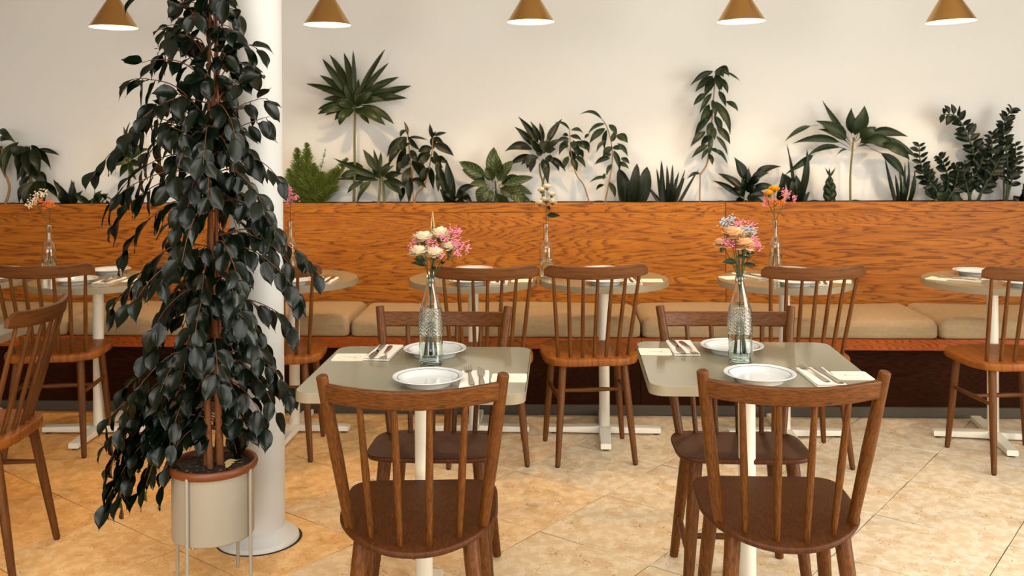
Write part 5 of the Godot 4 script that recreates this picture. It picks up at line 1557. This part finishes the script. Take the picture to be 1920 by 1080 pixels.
	planter_plant("leafy_plant", "dark leafy plant cut by the right edge of the photo", "plant", Vector3(2.578, 1.035, -5.540), [M.leaf_dark, M.green_stem],
		[],
		[[0.5, 0.4, -2.2, 5.1, 4.3, 0.6], [0.9, 1.4, -0.8, 12.6, 5.9, 0.4], [1.4, 2.3, 2.9, 16.4, 6, 0], [1.4, 1.4, 5.6, 11.7, 5.9, 0.4], [0.9, 0.4, 6.4, 4.2, 5.1, 0.8], [0.5, 0.4, 3.7, 7.9, 5.9, 0.4], [0.5, 0.4, -1.8, 8.9, 4.9, 0.6]], {"pa": 0.9})
	flower("white_chrysanthemum", "cream chrysanthemum, upper left in the bottle on the left square table", "flower", "daisy", M.petal_white, Vector3(-0.378, 0.780, -2.871), Vector3(-0.397, 1.008, -2.868), [Vector3(-0.013, 0.118, 0.010)], 0.036, [[0.45, -0.045, 0.06, 0.01, 0.016], [0.35, -0.05, 0.05, 0.02, 0.018]])
	flower("white_chrysanthemum", "cream chrysanthemum, topmost in the bottle on the left square table", "flower", "daisy", M.petal_white, Vector3(-0.400, 0.780, -2.863), Vector3(-0.387, 1.008, -2.868), [Vector3(0.024, 0.125, -0.015)], 0.038, [[0.5, 0.03, 0.07, 0.0, 0.014]])
	flower("white_chrysanthemum", "cream chrysanthemum, lower left in the bottle on the left square table", "flower", "daisy", M.petal_white, Vector3(-0.382, 0.780, -2.877), Vector3(-0.395, 1.008, -2.868), [Vector3(-0.025, 0.078, 0.030)], 0.036)
	flower("white_chrysanthemum", "cream chrysanthemum, front middle in the bottle on the left square table", "flower", "daisy", M.petal_white, Vector3(-0.395, 0.780, -2.878), Vector3(-0.389, 1.008, -2.868), [Vector3(0.015, 0.075, 0.035)], 0.034, [[0.4, 0.02, 0.04, 0.03, 0.014]])
	flower("white_chrysanthemum", "smaller cream chrysanthemum at right in the bottle on the left square table", "flower", "daisy", M.petal_white, Vector3(-0.404, 0.780, -2.866), Vector3(-0.385, 1.008, -2.868), [Vector3(0.051, 0.091, -0.005)], 0.03, [[0.5, 0.04, 0.05, 0.01, 0.012]])
	flower("pink_statice", "short pink sprig at the left edge in the bottle on the left square table", "flower", "sprig", M.petal_pink, Vector3(-0.380, 0.780, -2.868), Vector3(-0.396, 1.008, -2.868), [Vector3(-0.039, 0.116, 0.000), Vector3(-0.051, 0.093, 0.010)], 0.013)
	flower("pink_statice", "longest pink sprig, leaning far right in the bottle on the left square table", "flower", "sprig", M.petal_pink, Vector3(-0.406, 0.780, -2.868), Vector3(-0.384, 1.008, -2.868), [Vector3(0.081, 0.101, 0.000), Vector3(0.056, 0.144, -0.010), Vector3(0.077, 0.139, 0.010), Vector3(0.067, 0.116, 0.015), Vector3(0.047, 0.116, 0.000), Vector3(0.104, 0.093, -0.010), Vector3(0.076, 0.081, 0.010)], 0.013)
	flower("pink_statice", "pink sprig in front of the cream heads in the bottle on the left square table", "flower", "sprig", M.petal_pink, Vector3(-0.391, 0.780, -2.880), Vector3(-0.391, 1.008, -2.868), [Vector3(0.019, 0.103, 0.040), Vector3(0.037, 0.078, 0.045), Vector3(-0.002, 0.115, 0.030), Vector3(0.040, 0.123, 0.020)], 0.011)
	flower("grass_ear", "thin straw-coloured ear of grass in the bottle on the left square table", "grass", "ear", M.straw, Vector3(-0.391, 0.780, -2.865), Vector3(-0.391, 1.008, -2.868), [Vector3(0.006, 0.173, -0.010)], 0.021)
	flower("peach_carnation", "large peach carnation in the upper middle in the bottle on the right square table", "flower", "carnation", M.petal_peach, Vector3(0.545, 0.780, -2.917), Vector3(0.532, 1.008, -2.911), [Vector3(-0.016, 0.127, 0.020)], 0.036, [[0.35, -0.05, 0.045, 0.01, 0.02], [0.5, 0.03, 0.06, 0.02, 0.014]])
	flower("peach_carnation", "peach carnation low at the front in the bottle on the right square table", "flower", "carnation", M.petal_peach, Vector3(0.529, 0.780, -2.921), Vector3(0.539, 1.008, -2.911), [Vector3(0.004, 0.099, 0.035)], 0.033, [[0.4, 0.045, 0.035, 0.02, 0.016]])
	flower("peach_carnation", "small peach carnation at the left edge in the bottle on the right square table", "flower", "carnation", M.petal_peach, Vector3(0.549, 0.780, -2.914), Vector3(0.530, 1.008, -2.911), [Vector3(-0.048, 0.099, 0.010)], 0.026)
	flower("peach_carnation", "half hidden peach carnation behind the large one in the bottle on the right square table", "flower", "carnation", M.petal_peach, Vector3(0.536, 0.780, -2.905), Vector3(0.536, 1.008, -2.911), [Vector3(-0.001, 0.126, -0.020)], 0.028)
	flower("blue_statice", "pale blue cluster at the top left in the bottle on the right square table", "flower", "sprig", M.petal_blue, Vector3(0.547, 0.780, -2.911), Vector3(0.531, 1.008, -2.911), [Vector3(-0.030, 0.167, 0.000), Vector3(-0.046, 0.165, 0.010), Vector3(-0.016, 0.170, -0.010)], 0.014)
	flower("blue_statice", "pale blue cluster at the upper right in the bottle on the right square table", "flower", "sprig", M.petal_blue, Vector3(0.525, 0.780, -2.911), Vector3(0.541, 1.008, -2.911), [Vector3(0.015, 0.142, 0.000), Vector3(0.001, 0.146, 0.015), Vector3(0.033, 0.136, -0.010)], 0.014, [[0.5, 0.04, 0.07, 0.0, 0.014]])
	flower("pink_statice", "pink sprig on the left side in the bottle on the right square table", "flower", "sprig", M.petal_pink, Vector3(0.543, 0.780, -2.917), Vector3(0.533, 1.008, -2.911), [Vector3(-0.006, 0.160, 0.020), Vector3(-0.025, 0.108, 0.035), Vector3(-0.042, 0.106, 0.030), Vector3(0.008, 0.165, 0.000)], 0.012)
	flower("pink_statice", "single upright pink tip in the bottle on the right square table", "flower", "sprig", M.petal_pink, Vector3(0.525, 0.780, -2.908), Vector3(0.541, 1.008, -2.911), [Vector3(0.031, 0.158, -0.010)], 0.011)
	flower("pink_statice", "pink sprig low at the right in the bottle on the right square table", "flower", "sprig", M.petal_pink, Vector3(0.523, 0.780, -2.914), Vector3(0.542, 1.008, -2.911), [Vector3(0.039, 0.103, 0.010), Vector3(0.050, 0.095, 0.015), Vector3(0.015, 0.089, 0.040), Vector3(0.036, 0.115, 0.000)], 0.012)
	flower("white_flower", "tiny white blooms in the clear bottle on the middle round table", "flower", "daisy", M.petal_white, Vector3(-0.070, 0.780, -4.655), Vector3(-0.070, 1.008, -4.655), [Vector3(0.006, 0.179, 0.000), Vector3(-0.022, 0.164, 0.010), Vector3(0.027, 0.143, 0.015), Vector3(-0.007, 0.117, 0.000), Vector3(0.032, 0.107, 0.010), Vector3(-0.030, 0.102, 0.015)], 0.026, [[0.25, 0.07, 0.045, 0.02, 0.028], [0.5, 0.02, 0.07, 0.01, 0.02]])
	flower("yellow_flower", "bright yellow bloom in the clear bottle behind the right spindle chair", "flower", "daisy", M.petal_yellow, Vector3(1.079, 0.780, -4.856), Vector3(1.066, 1.008, -4.850), [Vector3(-0.005, 0.154, 0.020), Vector3(-0.031, 0.133, 0.030)], 0.032)
	flower("pink_statice", "pink sprig in the bottle of the yellow bloom", "flower", "sprig", M.petal_pink, Vector3(1.061, 0.780, -4.850), Vector3(1.074, 1.008, -4.850), [Vector3(0.061, 0.127, 0.000), Vector3(0.035, 0.143, 0.010), Vector3(0.090, 0.111, 0.000), Vector3(-0.055, 0.085, 0.010)], 0.016)
	flower("orange_flower", "small orange clusters under the yellow bloom in the same bottle", "flower", "sprig", M.petal_orange, Vector3(1.070, 0.780, -4.853), Vector3(1.070, 1.008, -4.850), [Vector3(-0.046, 0.112, 0.010), Vector3(-0.019, 0.101, 0.020), Vector3(0.033, 0.101, 0.010), Vector3(0.007, 0.090, 0.020)], 0.017)
	flower("orange_flower", "orange bloom in the clear bottle at the left edge of the photo", "flower", "sprig", M.petal_orange, Vector3(-2.552, 0.780, -4.663), Vector3(-2.542, 1.008, -4.660), [Vector3(0.009, 0.113, 0.010), Vector3(-0.013, 0.102, 0.000), Vector3(-0.040, 0.118, 0.010)], 0.02)
	flower("white_flower", "fluffy white sprig beside the orange bloom at the left edge", "flower", "sprig", M.petal_white, Vector3(-2.536, 0.780, -4.660), Vector3(-2.549, 1.008, -4.660), [Vector3(-0.071, 0.124, 0.000), Vector3(-0.016, 0.161, 0.010), Vector3(-0.093, 0.103, 0.000), Vector3(-0.049, 0.150, 0.010)], 0.018)
	flower("pink_statice", "pink sprig in the bottle hidden behind ficus and column", "flower", "sprig", M.petal_pink, Vector3(-1.375, 0.780, -4.833), Vector3(-1.375, 1.008, -4.830), [Vector3(0.005, 0.147, 0.010), Vector3(0.024, 0.125, 0.000), Vector3(-0.017, 0.164, 0.010), Vector3(-0.004, 0.104, 0.000)], 0.02)
